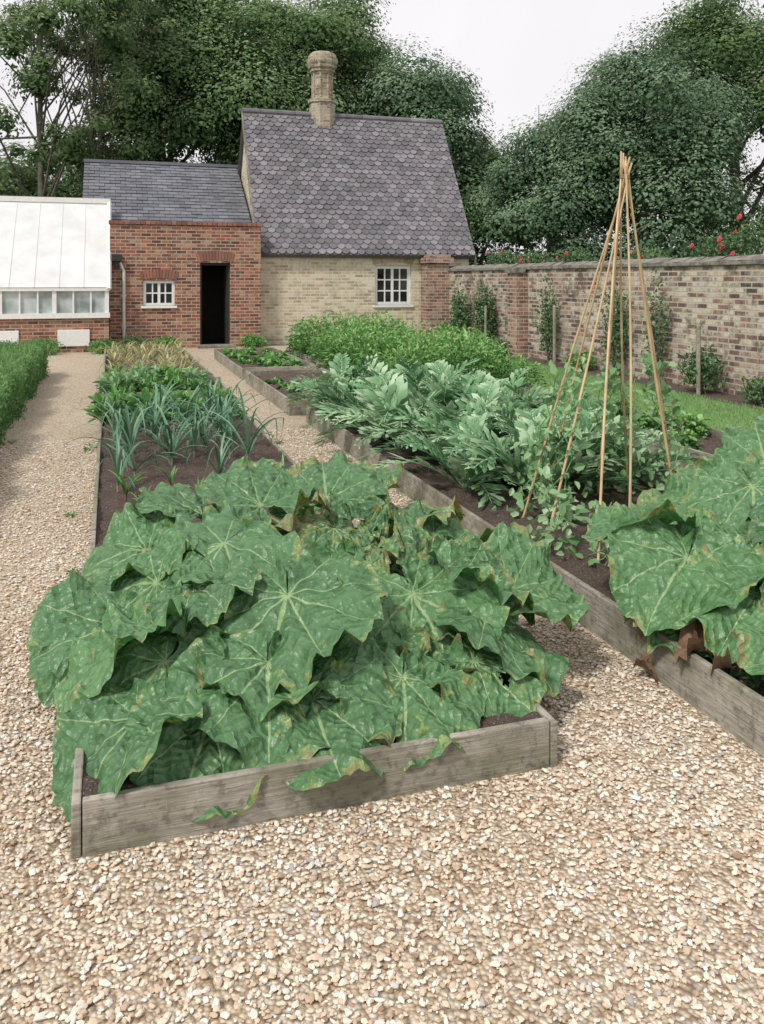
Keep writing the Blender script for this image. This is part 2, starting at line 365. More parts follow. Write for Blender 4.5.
bed(1.99,3.2,13.6,17.4,'timber bed of small leafy seedlings near cottage')
bed(3.45,5.3,9.95,17.4,'timber bed filled with bushy potato plants')
bed(4.6,5.4,2.3,9.4,'narrow timber bed with low bean plants beside grass')

# ------------------------------------------------------------ pebbles
def pebbles():
    rng=np.random.default_rng(3); P=[]
    def add(x0,x1,y0,y1,den,smin,smax):
        n=int((x1-x0)*(y1-y0)*den); 
        P.append(np.stack([rng.uniform(x0,x1,n),rng.uniform(y0,y1,n),smin+(smax-smin)*rng.beta(1.6,3,n)],1))
    add(-.7,2.06,1.45,2.49,3900,.003,.0115)
    add(-.7,-.11,2.49,4.2,3500,.003,.0115); add(1.43,2.06,2.49,4.2,3500,.003,.0115)
    add(-1.05,-.11,4.2,9,1100,.005,.012); add(1.43,2.06,4.2,9,1100,.005,.012)
    A=np.concatenate(P); n=len(A)
    ph=(1+5**.5)/2; ico=np.array([(-1,ph,0),(1,ph,0),(-1,-ph,0),(1,-ph,0),(0,-1,ph),(0,1,ph),(0,-1,-ph),(0,1,-ph),(ph,0,-1),(ph,0,1),(-ph,0,-1),(-ph,0,1)])/1.9
    fa=np.array([(0,11,5),(0,5,1),(0,1,7),(0,7,10),(0,10,11),(1,5,9),(5,11,4),(11,10,2),(10,7,6),(7,1,8),(3,9,4),(3,4,2),(3,2,6),(3,6,8),(3,8,9),(4,9,5),(2,4,11),(6,2,10),(8,6,7),(9,8,1)])
    V=ico[None]*(1+rng.uniform(-.3,.3,(n,12,1))); V=V*np.stack([rng.uniform(.8,1.7,n),rng.uniform(.7,1.1,n),rng.uniform(.4,.75,n)],1)[:,None,:]*A[:,2][:,None,None]
    th=rng.uniform(0,6.28,n); c,s=np.cos(th)[:,None],np.sin(th)[:,None]
    x=V[:,:,0]*c-V[:,:,1]*s; y=V[:,:,0]*s+V[:,:,1]*c
    V=np.stack([x+A[:,0:1],y+A[:,1:2],V[:,:,2]+.006+A[:,2:3]*rng.uniform(0,.9,(n,1))],-1)
    F=(fa[None]+np.arange(n)[:,None,None]*12).reshape(-1,3)
    tn=np.clip(rng.beta(2,1.7,n)+.1*np.sin(A[:,0]*4.1)*np.sin(A[:,1]*3.3),0,1)
    o=place('gravel',npmesh('gravel',V.reshape(-1,3),F,[M['pebble']],False,{'tint':('FLOAT',np.repeat(tn,12))}))
    o['kind']='stuff'; o['label']='loose pale pea gravel lying on the paths'; o['category']='gravel'
pebbles()

# ------------------------------------------------------------ cottage
def tiles(b,o,U,Vd,Nn,W,L,tw,ex,point=True):
    rng=random.Random(5); rows=int(L/ex)+1
    o=Vector(o);U=Vector(U).normalized();Vd=Vector(Vd).normalized();Nn=Vector(Nn).normalized()
    for r in range(rows):
        off=(r%2)*tw/2; v=r*ex
        n=int(W/tw)+2
        for k in range(-1,n):
            uc=k*tw+off; g=tw*.48; t=rng.random()
            top=min(v+ex*1.7,L)
            if top<=v+.02: continue
            if point: pts=[(-g,v+ex*.5),(-g*.62,v+ex*.13),(0,v),(g*.62,v+ex*.13),(g,v+ex*.5)]
            else: pts=[(-g,v),(g,v)]
            j=rng.uniform(-.008,.008); lift=rng.uniform(.03,.046)
            def q(p,nn): return o+U*min(max(uc+p[0],0),W)+Vd*(min(p[1]+j,L))+Nn*nn
            if uc+g<=0.01 or uc-g>=W-.01: continue
            low=[q(p,lift) for p in pts]; up=[q((g,top),.006),q((-g,top),.006)]
            b.poly(low+up,0,t)
            und=[q(p,.004) for p in pts]
            for a in range(len(pts)-1): b.poly([und[a],und[a+1],low[a+1],low[a]],0,t*.2)  # lower edge tinted darker, painting the shadow line under each course
cot=thing('cottage',(6.2,22.9,0),'small buff brick cottage with steep fish-scale slate roof','cottage')
X0,X1,YF,YB,EZ,RZ,RY=3.47,8.95,20.7,25.1,2.3,6.08,22.9
b=B(); wh=(6.38,7.36,.93,1.95)
wall_holes(b,X0,X1,0,EZ,YF,.25,[wh]); 
for x,s in ((X0,1),(X1,-1)):
    pts=[(x,YF+.25,0),(x,YB,0),(x,YB,EZ),(x,RY,RZ-.05),(x,YF+.25,EZ+.25)]
    b.poly(pts[::-1] if s==1 else pts)
    if s==1: b.poly([(x+.002,YF,EZ),(x+.002,YF+.25,EZ),(x+.002,YF+.25,EZ+.25)])
b.poly([(X0,YB,0),(X0,YB,EZ),(X1,YB,EZ),(X1,YB,0)])
b.obj('wall',[M['buff']],cot,uv=True)
b=B(); 
def slopev(y0,z0,y1,z1):
    d=Vector((0,y1-y0,z1-z0)); L=d.length; d.normalize(); return d,L
d,L=slopev(YF-.2,2.2,RY,RZ); Nn=Vector((0,-d.z,d.y))
b.poly([(X0-.1,YF-.2,2.2),(X1+.1,YF-.2,2.2),(X1+.1,RY,RZ),(X0-.1,RY,RZ)],0,.1)
tiles(b,(X0-.1,YF-.2,2.2),(1,0,0),d,Nn,X1-X0+.2,L,.2,.15)
b.poly([(X0-.1,YB+.2,2.2),(X0-.1,RY,RZ),(X1+.1,RY,RZ),(X1+.1,YB+.2,2.2)],0,.3)
b.poly([(X0-.1,YF-.2,2.195),(X0-.1,YF-.1,2.13),(X1+.1,YF-.1,2.13),(X1+.1,YF-.2,2.195)],0,.1)
roof=b.obj('roof',[M['fish']],cot)
b=B(); 
for k in range(12):
    xa=X0-.11+(X1-X0+.22)*k/12; xb=X0-.11+(X1-X0+.22)*(k+1)/12-.008
    b.tube([(xa,RY,RZ+.0),(xb,RY,RZ+.0)],[.09,.088],10,0,random.random())
b.obj('ridge',[M['fish']],roof)
for x in (X0-.13,X1+.1):
    b=B()
    a0=Vector((x,YF-.22,2.12)); a1=Vector((x,RY,RZ-.02)); th=Vector((0,0,.17))
    for dx in (0,.03): b.poly([a0+Vector((dx,0,0)),a1+Vector((dx,0,0)),a1+Vector((dx,0,0))-th,a0+Vector((dx,0,0))-th])
    b.poly([a0-th,a1-th,a1-th+Vector((.03,0,0)),a0-th+Vector((.03,0,0))])
    b.poly([a0,a0+Vector((.03,0,0)),a1+Vector((.03,0,0)),a1])
    b.obj('bargeboard',[M['plank']],roof)
b=B(); cx,cy=5.56,22.95
prof=[(5.7,.36),(6.42,.36),(6.42,.40),(6.5,.40),(6.5,.33),(6.56,.27),(7.2,.27),(7.2,.30),(7.27,.32),(7.27,.35),(7.36,.35),(7.36,.39),(7.46,.41),(7.52,.43),(7.64,.43),(7.64,.4),(7.74,.38),(7.8,.3),(7.8,.2),(7.5,.19)]
n=8
for k in range(len(prof)-1):
    for j in range(n):
        a0=math.pi/8+2*math.pi*j/n;a1=math.pi/8+2*math.pi*(j+1)/n;z0,r0=prof[k];z1,r1=prof[k+1]
        b.poly([(cx+r0*math.cos(a0),cy+r0*math.sin(a0),z0),(cx+r0*math.cos(a1),cy+r0*math.sin(a1),z0),(cx+r1*math.cos(a1),cy+r1*math.sin(a1),z1),(cx+r1*math.cos(a0),cy+r1*math.sin(a0),z1)])
for j in range(n):
    a0=math.pi/8+2*math.pi*j/n
    b.tube([(cx+.272*math.cos(a0),cy+.272*math.sin(a0),6.56),(cx+.272*math.cos(a0),cy+.272*math.sin(a0),7.2)],[.03,.03],5)
b.obj('chimney',[M['chim']],roof,uv=True)
def window(parent,x0,x1,z0,z1,y,nx,nz,fw=.06,bar=.028,gl='glass',mid=None):
    b=B(); b.box(x0,x0+fw,y,y+.07,z0,z1); b.box(x1-fw,x1,y,y+.07,z0,z1); b.box(x0+fw,x1-fw,y,y+.07,z0,z0+fw); b.box(x0+fw,x1-fw,y,y+.07,z1-fw,z1)
    for i in range(1,nx):
        xx=x0+fw+(x1-x0-2*fw)*i/nx; wdt=bar*(2 if (mid and i in mid) else 1); b.box(xx-wdt/2,xx+wdt/2,y+.015,y+.06,z0+fw,z1-fw)
    for j in range(1,nz):
        zz=z0+fw+(z1-z0-2*fw)*j/nz; b.box(x0+fw,x1-fw,y+.02,y+.055,zz-bar/2,zz+bar/2)
    g=B(); g.box(x0+.01,x1-.01,y+.035,y+.04,z0+.01,z1-.01)
    wn=g.obj('window',[M[gl]],parent); b.obj('frame',[M['white']],wn)
    s=B(); s.box(x0-.05,x1+.05,y-.11,y+.02,z0-.055,z0-.003); s.obj('sill',[M['white']],wn,bev=.006)
    return wn
wn=window(cot,wh[0]+.003,wh[1]-.003,wh[2]+.003,wh[3]-.003,YF+.07,4,3,.085,.034,mid=[2])
def arch(parent,x0,x1,z,y,rise,h,mat,n=14):
    b=B(); w_=x1-x0; c=(x0+x1)/2
    R=(w_*w_/4+rise*rise)/(2*rise); zc=z+rise-R; A=math.asin(w_/2/R)
    for k in range(n):
        a0=-A+2*A*(k+.08)/n; a1=-A+2*A*(k+.92)/n; r0,r1=R,R+h
        p=[(c+r*math.sin(a),zc+r*math.cos(a)) for r,a in ((r0,a0),(r0,a1),(r1,a1),(r1,a0))]
        f=[(q[0],y-.012,q[1]) for q in p]; g=[(q[0],y+.02,q[1]) for q in p]
        t=random.random(); b.poly(f,0,t)
        for i in range(4): b.poly([f[i],g[i],g[(i+1)%4],f[(i+1)%4]],0,t)
    return b.obj('arch',[mat],parent)
M['voussoir']=m_slate('arch_brick',[(0.0,(.22,.085,.055)),(1.0,(.39,.16,.1))],.15)
M['voussoir2']=m_slate('arch_buff',[(0.0,(.4,.28,.17)),(1.0,(.6,.48,.32))],.15)
arch(cot,6.34,7.4,1.955,YF,.07,.21,M['voussoir2'],16)

# ------------------------------------------------------------ brick outbuilding
ob=thing('brick_outbuilding',(1.7,20.3,0),'red brick outbuilding with open dark doorway and white window','outbuilding')
Y=20.3; dh=(2.0,2.7,0,1.98); w1=(.72,1.43,.98,1.57)
b=B(); wall_holes(b,0,3.42,0,2.84,Y,.24,[dh,w1])
b.box(-.6,-.36,21.6,24.3,0,2.9); b.box(3.2,3.44,Y+.25,24.3,0,2.8); b.box(-.36,3.2,24.1,24.34,0,4.6); b.box(0.0,.22,Y+.245,24.1,0,2.8)
b.obj('wall',[M['redbrick']],ob,uv=True)
b=B(); 
for k in range(30):
    b.box(-.03+3.47*k/30,-.03+3.47*(k+1)/30-.01,Y-.035,Y+.28,2.845,2.93+random.uniform(-.006,.006),0,random.random())
b.obj('coping',[M['voussoir']],ob,bev=.006)
arch(ob,1.96,2.74,1.985,Y,.06,.22,M['voussoir'],12)
arch(ob,.68,1.47,1.575,Y,.05,.2,M['voussoir'],12)
window(ob,w1[0]+.003,w1[1]-.003,w1[2]+.003,w1[3]-.003,Y+.05,4,2,.065,.03,mid=[2])
b=B(); b.box(2.003,2.05,Y+.12,Y+.2,0,1.975); b.box(2.65,2.697,Y+.12,Y+.2,0,1.975); b.box(2.05,2.65,Y+.12,Y+.2,1.92,1.975)
dr=b.obj('door',[M['doorwood']],ob)
b=B()
for k in range(5): b.box(2.63,2.665,Y+.215+k*.122,Y+.215+(k+1)*.122-.008,.02,1.9)
b.obj('door_leaf',[M['doorwood']],dr)
b=B(); b.box(.23,3.19,Y+1.4,Y+1.45,0,2.75); b.box(.23,3.19,Y+.25,Y+1.39,0.01,.03); b.box(.23,3.19,Y+.25,Y+1.39,2.7,2.75); b.obj('interior',[M['dark']],ob)  # near-black surfaces: the unlit room's shade put into their colour
b=B(); b.box(1.93,2.77,Y-.3,Y+.1,0.005,.07); b.obj('doorstep',[M['coping']],ob,bev=.01)
b=B(); d,L=slopev(21.2,2.72,24.2,4.72); Nn=Vector((0,-d.z,d.y))
b.poly([(-.65,21.2,2.72),(3.4,21.2,2.72),(3.4,24.2,4.72),(-.65,24.2,4.72)],0,.1)
tiles(b,(-.65,21.2,2.72),(1,0,0),d,Nn,4.05,L,.26,.17,False)
b.poly([(-.65,27,2.9),(-.65,24.2,4.72),(3.4,24.2,4.72),(3.4,27,2.9)],0,.3)
b.box(-.67,3.42,24.12,24.3,4.72,4.8,0,.6)
b.poly([(-.64,21.2,2.7),(-.64,24.2,4.7),(-.64,27,2.88),(-.64,27,0),(-.64,24.4,0),(-.64,21.6,0)],0,.2)
b.obj('roof',[M['slate']],ob)
b=B(); b.tube([(.3,Y-.06,.02),(.3,Y-.06,1.78),(.22,Y-.07,1.95),(.1,Y-.1,2.02)],[.035]*4,10)
for z in (.5,1.2): b.box(.25,.35,Y-.07,Y-.005,z,z+.04)
b.obj('drainpipe',[M['iron']],ob,smooth=False)
b=B(); b.box(.03,.25,Y-.2,Y-.01,2.0,2.16); b.tube([(.14,Y-.1,1.84),(.14,Y-.1,2.0)],[.05,.08],8); b.obj('rainwater_hopper',[M['doorwood']],ob,bev=.01)

# ------------------------------------------------------------ greenhouse
gh=thing('greenhouse',(-2.2,20.5,0),'white lean-to greenhouse with whitewashed glass roof on brick base','greenhouse')
GX0,GX1,GY=-6.0,-.02,19.75
b=B(); b.box(GX0,GX1,GY,GY+.2,0,.74); b.box(GX0,GX1,21.5,21.7,0,3.3); b.box(GX1-.2,GX1,GY+.2,21.5,0,.74); b.obj('wall',[M['redbrick']],gh,uv=True)
d,L=slopev(GY-.06,1.42,21.55,3.42)
b=B(); b.poly([(GX0,GY-.06,1.42),(GX1,GY-.06,1.42),(GX1,21.55,3.42),(GX0,21.55,3.42)]); b.poly([(GX1,GY+.1,.76),(GX1,21.5,.76),(GX1,21.5,3.36),(GX1,GY+.1,1.5)])
rf=b.obj('roof',[M['whitewash']],gh)
b=B(); x=GX1-.03
while x>GX0:
    o_=Vector((x,GY-.07,1.422)); e_=Vector((x,21.55,3.422))
    b.tube([o_+Vector((0,-.004,.002)),e_+Vector((0,-.004,.002))],[.006,.006],4)
    x-=.5
b.box(GX0,GX1+.03,21.5,21.72,3.4,3.52)
b.tube([(GX1+.0,GY-.09,1.38),(GX1+.0,GY+.15,1.78),(GX1,21.55,3.44)],[.05,.05,.05],6)
b.obj('glazing_bar',[M['white']],rf)
b=B(); b.box(GX0,GX1+.02,GY-.05,GY+.12,1.34,1.415); b.box(GX0,GX1+.02,GY-.06,GY+.12,.75,.86)
x=GX1
k=0
while x>GX0:
    wd=.09 if k%3==0 else .035
    b.box(x-wd,x,GY-.02,GY+.06,.862,1.338); x-=.36; k+=1
g=B(); g.box(GX0,GX1-.02,GY+.03,GY+.035,.86,1.34)
wn=g.obj('window',[M['ghglass']],gh); b.obj('frame',[M['white']],wn)
for (a,c) in ((-1.08,-.42),(-2.6,-1.85),(-3.7,-3.1)):
    b=B(); b.box(a,c,GY-.04,GY-.002,.14,.5); b.obj('vent',[M['white']],gh,bev=.01)

# ------------------------------------------------------------ garden wall
gw=thing('garden_wall',(8.35,9,0),'long old brick garden wall with mossy coping','garden wall')
b=B(); b.box(8.2,8.5,-2,20.66,0,1.79); b.obj('masonry',[M['gwall']],gw,uv=True)
b=B(); y=-2.0
while y<20.6:
    l=random.uniform(.2,.24); b.box(8.155,8.545,y,min(y+l-.008,20.64),1.792,1.85+random.uniform(-.008,.008)); y+=l
y=-2.0
while y<20.6:
    l=random.uniform(.3,.5); 
    b.poly([(8.17,y,1.853),(8.35,y,1.93),(8.35,y+l-.01,1.93+random.uniform(-.015,.015)),(8.17,y+l-.01,1.853)]); b.poly([(8.35,y,1.93),(8.53,y,1.853),(8.53,y+l-.01,1.853),(8.35,y+l-.01,1.93)]); y+=l
b.obj('coping',[M['coping']],gw,bev=.01)
for yy in (15.9,3.0):
    b=B(); b.box(7.95,8.195,yy,yy+.45,0,1.72); o=b.obj('buttress',[M['pier']],gw,uv=True)
    b=B(); b.box(7.9,8.13,yy-.04,yy+.49,1.722,1.84); b.obj('cap',[M['coping']],o,bev=.01)
b=B(); b.box(7.62,8.195,20.2,20.68,0,2.0); o=b.obj('pier',[M['pier']],gw,uv=True)
b=B(); b.box(7.56,8.3,20.12,20.69,2.002,2.14); b.box(7.62,8.24,20.18,20.685,2.142,2.22); b.obj('cap',[M['pier']],o,bev=.01,uv=True)

# ------------------------------------------------------------ trees
def tree(name,loc,label,H,rx,rz_,cz,mat,nclump,nleaf,lsz,seed,trunk_r=.3,airy=False,cl=(.9,1.5)):
    rng=np.random.default_rng(seed); rr=random.Random(seed)
    e=thing(name,loc,label,'tree')
    L0=np.array(loc)
    D=randdir(nclump,rng); D[:,2]=np.abs(D[:,2])*rng.choice([1,1,1,-1],nclump)
    rad=rng.uniform(.35,1.0,nclump)**.45
    C=D*rad[:,None]*np.array([rx,rx,rz_])*(1+rng.uniform(-.12,.14,(nclump,1))); C[:,2]+=cz
    C[:,2]=np.maximum(C[:,2],1.2)
    R=rng.uniform(cl[0],cl[1],nclump)*rng.choice([.7,1,1.05,1.25],nclump)
    b=B(); tx,ty=loc[0],loc[1]
    fork=cz*(.45 if not airy else .35)
    pts=[(tx,ty,-.1),(tx+rr.uniform(-.1,.1),ty,fork*.5),(tx+rr.uniform(-.2,.2),ty+rr.uniform(-.2,.2),fork),(tx+rr.uniform(-.4,.4),ty,cz),(tx+rr.uniform(-.5,.5),ty,cz+rz_*.6)]
    b.tube(pts,[trunk_r*1.25,trunk_r,trunk_r*.85,trunk_r*.5,trunk_r*.15],10)
    nb=min(nclump,30 if airy else 16)
    for k in range(nb):
        h=rr.uniform(.0,.75); s=Vector(pts[2]).lerp(Vector(pts[4]),h); q=Vector(tuple(C[k]+L0)); md=s.lerp(q,.5)+Vector((rr.uniform(-.4,.4),rr.uniform(-.4,.4),rr.uniform(-.1,.6)))
        r0=trunk_r*.36*(1-h*.6); b.tube([s,md,q],[r0,r0*.6,r0*.15],6,cap=False)
        for _ in range(3 if not airy else 6):
            q2=q+Vector((rr.uniform(-1,1),rr.uniform(-1,1),rr.uniform(-.2,1)))*R[k]*1.2; b.tube([md.lerp(q,rr.uniform(.3,1)),q2],[r0*.25,.01],4,cap=False)
    b.obj('trunk',[M['bark']],e,smooth=True)
    wts=R**2/np.sum(R**2); cnt=(wts*nleaf).astype(int); idx=np.repeat(np.arange(nclump),cnt); n=len(idx)
    d=randdir(n,rng); d[:,2]=np.where(d[:,2]<-.35,-d[:,2],d[:,2]); rl=rng.uniform(.0,1,n)**.3 if not airy else rng.uniform(0,1,n)**.6
    tuft=randdir(24,rng); q=np.argmax(d@tuft.T+rng.normal(0,.05,(n,24)),1); cosang=np.einsum('ij,ij->i',d,tuft[q])
    lump=(.62+.55*np.clip((cosang-.6)/.4,0,1))*(1+.15*np.sin(q*3.3+idx))
    p=C[idx]+d*(R[idx]*rl*lump)[:,None]*np.array([1.1,1.1,.95])+rng.normal(0,.07,(n,3))+L0
    nn=unit(d*1.2+np.array([0,0,.45])+tuft[q]*.4+rng.normal(0,.25,(n,3)))
    T=unit(np.cross(nn,rng.normal(size=(n,3))))
    tint=np.clip(.4+.6*(rl*lump-.66)+.32*d[:,2]+rng.normal(0,.04,n)+(rng.uniform(-.2,.2,nclump))[idx]+.05*np.sin(q*2.1+idx),0,1)  # crown shading put into the tint: inner leaves darker, upward ones paler
    sz=rng.uniform(lsz*.6,lsz*1.3,n)*np.where(rl<.75,1.5,1.0)
    V,F,tt=cards(p,T,nn,sz,.6,tint,rhomb=True)
    me=npmesh('crown',V,F,[mat],False,{'tint':('FLOAT',tt)}); lc=(loc[0],loc[1],loc[2]+cz); rebase(me,lc); o=place('crown',me,lc); part(o,e)
    return e
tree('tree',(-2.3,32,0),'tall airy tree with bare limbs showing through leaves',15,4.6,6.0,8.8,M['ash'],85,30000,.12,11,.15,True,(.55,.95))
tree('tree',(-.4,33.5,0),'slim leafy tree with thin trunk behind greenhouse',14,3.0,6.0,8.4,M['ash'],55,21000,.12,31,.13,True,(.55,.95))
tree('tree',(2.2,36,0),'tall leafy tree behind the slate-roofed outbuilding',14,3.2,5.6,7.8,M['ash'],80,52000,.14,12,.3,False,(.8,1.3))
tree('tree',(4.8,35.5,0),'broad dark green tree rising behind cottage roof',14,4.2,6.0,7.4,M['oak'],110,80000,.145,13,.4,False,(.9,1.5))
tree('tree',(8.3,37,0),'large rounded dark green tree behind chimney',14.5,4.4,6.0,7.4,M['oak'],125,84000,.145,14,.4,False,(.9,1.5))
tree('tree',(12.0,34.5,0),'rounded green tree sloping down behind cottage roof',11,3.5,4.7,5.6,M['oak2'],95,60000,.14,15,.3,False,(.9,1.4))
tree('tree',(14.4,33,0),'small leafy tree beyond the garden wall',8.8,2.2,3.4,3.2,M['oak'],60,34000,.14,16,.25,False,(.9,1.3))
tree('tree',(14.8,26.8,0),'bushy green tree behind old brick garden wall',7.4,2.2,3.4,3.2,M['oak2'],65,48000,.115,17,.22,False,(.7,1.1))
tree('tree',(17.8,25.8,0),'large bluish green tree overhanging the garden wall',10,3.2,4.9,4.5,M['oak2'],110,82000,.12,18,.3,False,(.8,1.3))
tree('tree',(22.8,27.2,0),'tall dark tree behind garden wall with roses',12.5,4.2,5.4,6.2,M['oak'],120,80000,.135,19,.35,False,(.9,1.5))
tree('tree',(-6.5,36,0),'dark green tree beyond the whitewashed greenhouse',7,4.4,2.9,3.2,M['oak'],60,32000,.19,20,.3)
tree('tree',(-1.0,41,0),'dark green tree in the distance behind outbuilding',7,4.5,3.2,3.6,M['oak'],60,32000,.19,21,.3)

# ------------------------------------------------------------ hedge
def hedge():
    rng=np.random.default_rng(31); n=80000
    y=5.5+rng.uniform(0,1,n)**1.1*9.9
    wob=.03*np.sin(y*3.1)+.022*np.sin(y*7.7+1)
    a=rng.uniform(0,math.pi,n); ca,sa=np.cos(a),np.sin(a)
    rx=.36+wob; px=-1.42+rx*np.clip(1.25*np.sign(ca)*np.abs(ca)**.8,-1,1); pz=.02+(.49+wob)*np.clip(1.3*np.clip(sa,0,1)**.8,0,1)
    low=rng.uniform(0,1,n)<.3; px=np.where(low,-1.42+rx*rng.choice([-1,1],n)*rng.uniform(.95,1.04,n),px); pz=np.where(low,rng.uniform(0,.45,n),pz)
    P=np.stack([px,y,pz],1)+rng.normal(0,.034,(n,3))
    out=unit(np.stack([ca,np.zeros(n),np.clip(sa,.1,1)],1)); T=unit(out+rng.normal(0,.6,(n,3))+np.array([0,0,.7])); nn=rng.normal(size=(n,3))+out
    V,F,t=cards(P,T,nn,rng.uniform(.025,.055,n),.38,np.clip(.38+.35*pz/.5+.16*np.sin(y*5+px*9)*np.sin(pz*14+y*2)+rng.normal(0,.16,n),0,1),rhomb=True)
    e=thing('hedge',(-1.42,10,0),'low clipped green hedge edging the gravel path','hedge')
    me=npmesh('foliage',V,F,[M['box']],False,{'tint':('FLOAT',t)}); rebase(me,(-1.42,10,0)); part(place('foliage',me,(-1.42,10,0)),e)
    b=B(); 
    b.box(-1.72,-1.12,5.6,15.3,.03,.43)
    b.obj('stem',[m_simple('hedge_core',(.02,.05,.018),(.045,.1,.035),20,.95)],e)  # one solid dark green box filling the inside of the hedge, not stems
hedge()

# ------------------------------------------------------------ rhubarb
VA=np.radians([0,30,-30,64,-64,102,-102,140,-140])
def rleaf(size,rng,droop,cup,NA=138,NR=28,ragged=0.0,ruf=1.0):
    ph=np.linspace(-math.pi*.97,math.pi*.97,NA+1)
    for a in VA: ph[np.argmin(np.abs(ph-a))]=a
    R=np.interp(np.abs(ph),[0,.3,.6,.9,1.2,1.6,2.0,2.4,2.8,math.pi],[1.0,.98,.94,.9,.86,.8,.7,.57,.38,.08])
    R=np.convolve(np.pad(R,4,'edge'),np.ones(9)/9,'valid')
    asym=1+.06*np.sin(ph+rng.uniform(0,6.28)); p=rng.uniform(0,6.28,14); fq=rng.uniform(.8,1.2,4)
    R=R*asym*(1+.02*np.sin(8*fq[0]*ph+p[0]+np.sin(2*ph))+.016*np.sin(21*fq[1]*ph+p[1])+.01*np.sin(43*ph+p[12]))
    if ragged>0:
        for _ in range(int(ragged*9)):
            c=rng.uniform(-2.4,2.4); R=R*(1-rng.uniform(.1,.42)*np.exp(-((ph-c)/rng.uniform(.03,.11))**2))
    r=(np.arange(NR+1)/NR)**.8; r[0]=.004
    PH,RR=np.meshgrid(ph,r); RA=RR*R[None,:]
    x=RA*np.sin(PH)*1.08; y=RA*np.cos(PH)
    k=np.argmin(np.abs(PH[...,None]-VA),-1); dphi=PH-VA[k]; s=RA*np.cos(dphi); t=RA*np.abs(np.sin(dphi))
    z=-.03*np.exp(-(t/.05)**2)*(1-RR)+.04*np.minimum(t*4,1)*RR*(1-.7*RR)
    ww=4.6*(s-.9*t)+.35*np.sin(6*x+p[8])*np.sin(5*y+p[9])
    z+=.022*np.abs(np.sin(math.pi*ww))**.7*np.minimum(t*6,1)
    z+=.026*np.sin(12*x+p[10]+3*y)*np.sin(10*y+p[11]+2*x)+.012*np.sin(25*x+p[1])*np.sin(23*y+p[2])
    am=rng.uniform(.7,1.4,3)*ruf
    wphi=PH+.25*np.sin(2*PH+p[13])
    z+=.06*am[0]*RR**2*np.sin(3*wphi+p[3])+.065*am[1]*RR**3.5*np.sin(6.5*fq[1]*wphi+p[4])+.05*am[2]*RR**6*np.sin(13*fq[2]*wphi+p[5])+.02*am[2]*RR**9*np.sin(29*wphi+p[7])
    z+=.07*np.sin(2.6*x+p[6])*np.sin(2.4*y+p[7])
    z-=droop*np.maximum(y+.05,0)**2+.2*droop*np.minimum(y,0)**2
    z+=cup*x*x+rng.normal(0,.12)*x*y
    z+=.1*np.maximum(-y,0)
    V=np.stack([x,y,z],-1).reshape(-1,3)*size
    i=np.arange(NA)[None,:]+np.arange(NR)[:,None]*(NA+1); F=np.stack([i,i+NA+1,i+NA+2,i+1],-1).reshape(-1,4)
    if ragged>.3:
        U=x.ravel();W_=y.ravel(); keep=np.ones(len(F),bool); fx=U[F].mean(1); fy=W_[F].mean(1)
        for _ in range(int(ragged*8)):
            a=rng.uniform(-2.2,2.2); rr_=rng.uniform(.35,.9); hx,hy=rr_*math.sin(a)*.8,rr_*math.cos(a)*.8; rad=rng.uniform(.02,.07)
            th=np.arctan2(fy-hy,fx-hx); keep&=np.hypot(fx-hx,fy-hy)>rad*(1+.4*np.sin(3*th+a*5)+.25*np.sin(7*th))
        F=F[keep]
    rib=np.where(k==0,t,np.where(np.abs(VA[k])>1.5,t*3.2,t*1.9))
    return V,F,np.stack([s,t,RR],-1).reshape(-1,3),rib.ravel()
def rhubarb(base,leaves,label,seed):
    rng=np.random.default_rng(seed); e=thing('rhubarb_plant',(base[0],base[1],.12),label,'rhubarb','rhubarb plants in the timber beds')
    Vs,Fs,Ls,Ws,Hs,Rs=[],[],[],[],[],[]; off=0; b=B()
    for (px,py,pz,az,pit,roll,size,wear) in leaves:
        V,F,Lc,rb=rleaf(size,rng,rng.uniform(-.1,.45),rng.uniform(-.35,.35),ragged=wear if rng.random()<.85 else 0,ruf=1+.8*wear)
        T=np.array([math.cos(az)*math.cos(pit),math.sin(az)*math.cos(pit),-math.sin(pit)]); S=np.cross(T,[0,0,1]); S/=np.linalg.norm(S); N_=np.cross(S,T)
        S2=S*math.cos(roll)+N_*math.sin(roll); N2=np.cross(S2,T)
        Wv=np.array([px,py,pz])+V[:,0:1]*S2+V[:,1:2]*T+V[:,2:3]*N2
        Wv[:,2]=np.where(Wv[:,2]<.06,.03+.03*np.exp((Wv[:,2]-.06)*8),Wv[:,2])
        Vs.append(Wv);Fs.append(F+off);Ls.append(Lc);Rs.append(rb);Ws.append(np.full(len(V),wear));Hs.append(np.full(len(V),rng.beta(.8,2.0)));off+=len(V)
        bs=Vector((base[0]+rng.uniform(-.09,.09),base[1]+rng.uniform(-.09,.09),.1)); q=Vector((px,py,pz-.02)); hd=Vector((q.x-bs.x,q.y-bs.y,0))
        m1=bs+Vector((hd.x*.3,hd.y*.3,(pz-.1)*.5)); m2=bs+Vector((hd.x*.7,hd.y*.7,(pz-.1)*.82))
        b.tube([bs,m1,m2,q],[.018,.015,.011,.006],8)
    cc=np.concatenate
    me=npmesh('foliage',cc(Vs),cc(Fs),[M['rhub']],True,{'leafco':('FLOAT_VECTOR',cc(Ls)),'wear':('FLOAT',cc(Ws)),'hue':('FLOAT',cc(Hs)),'rib':('FLOAT',cc(Rs))})
    rebase(me,(base[0],base[1],.12)); part(place('foliage',me,(base[0],base[1],.12)),e)
    b.obj('stalk',[M['stalk']],e,smooth=True)
D2=math.radians
LZ=D2(235)
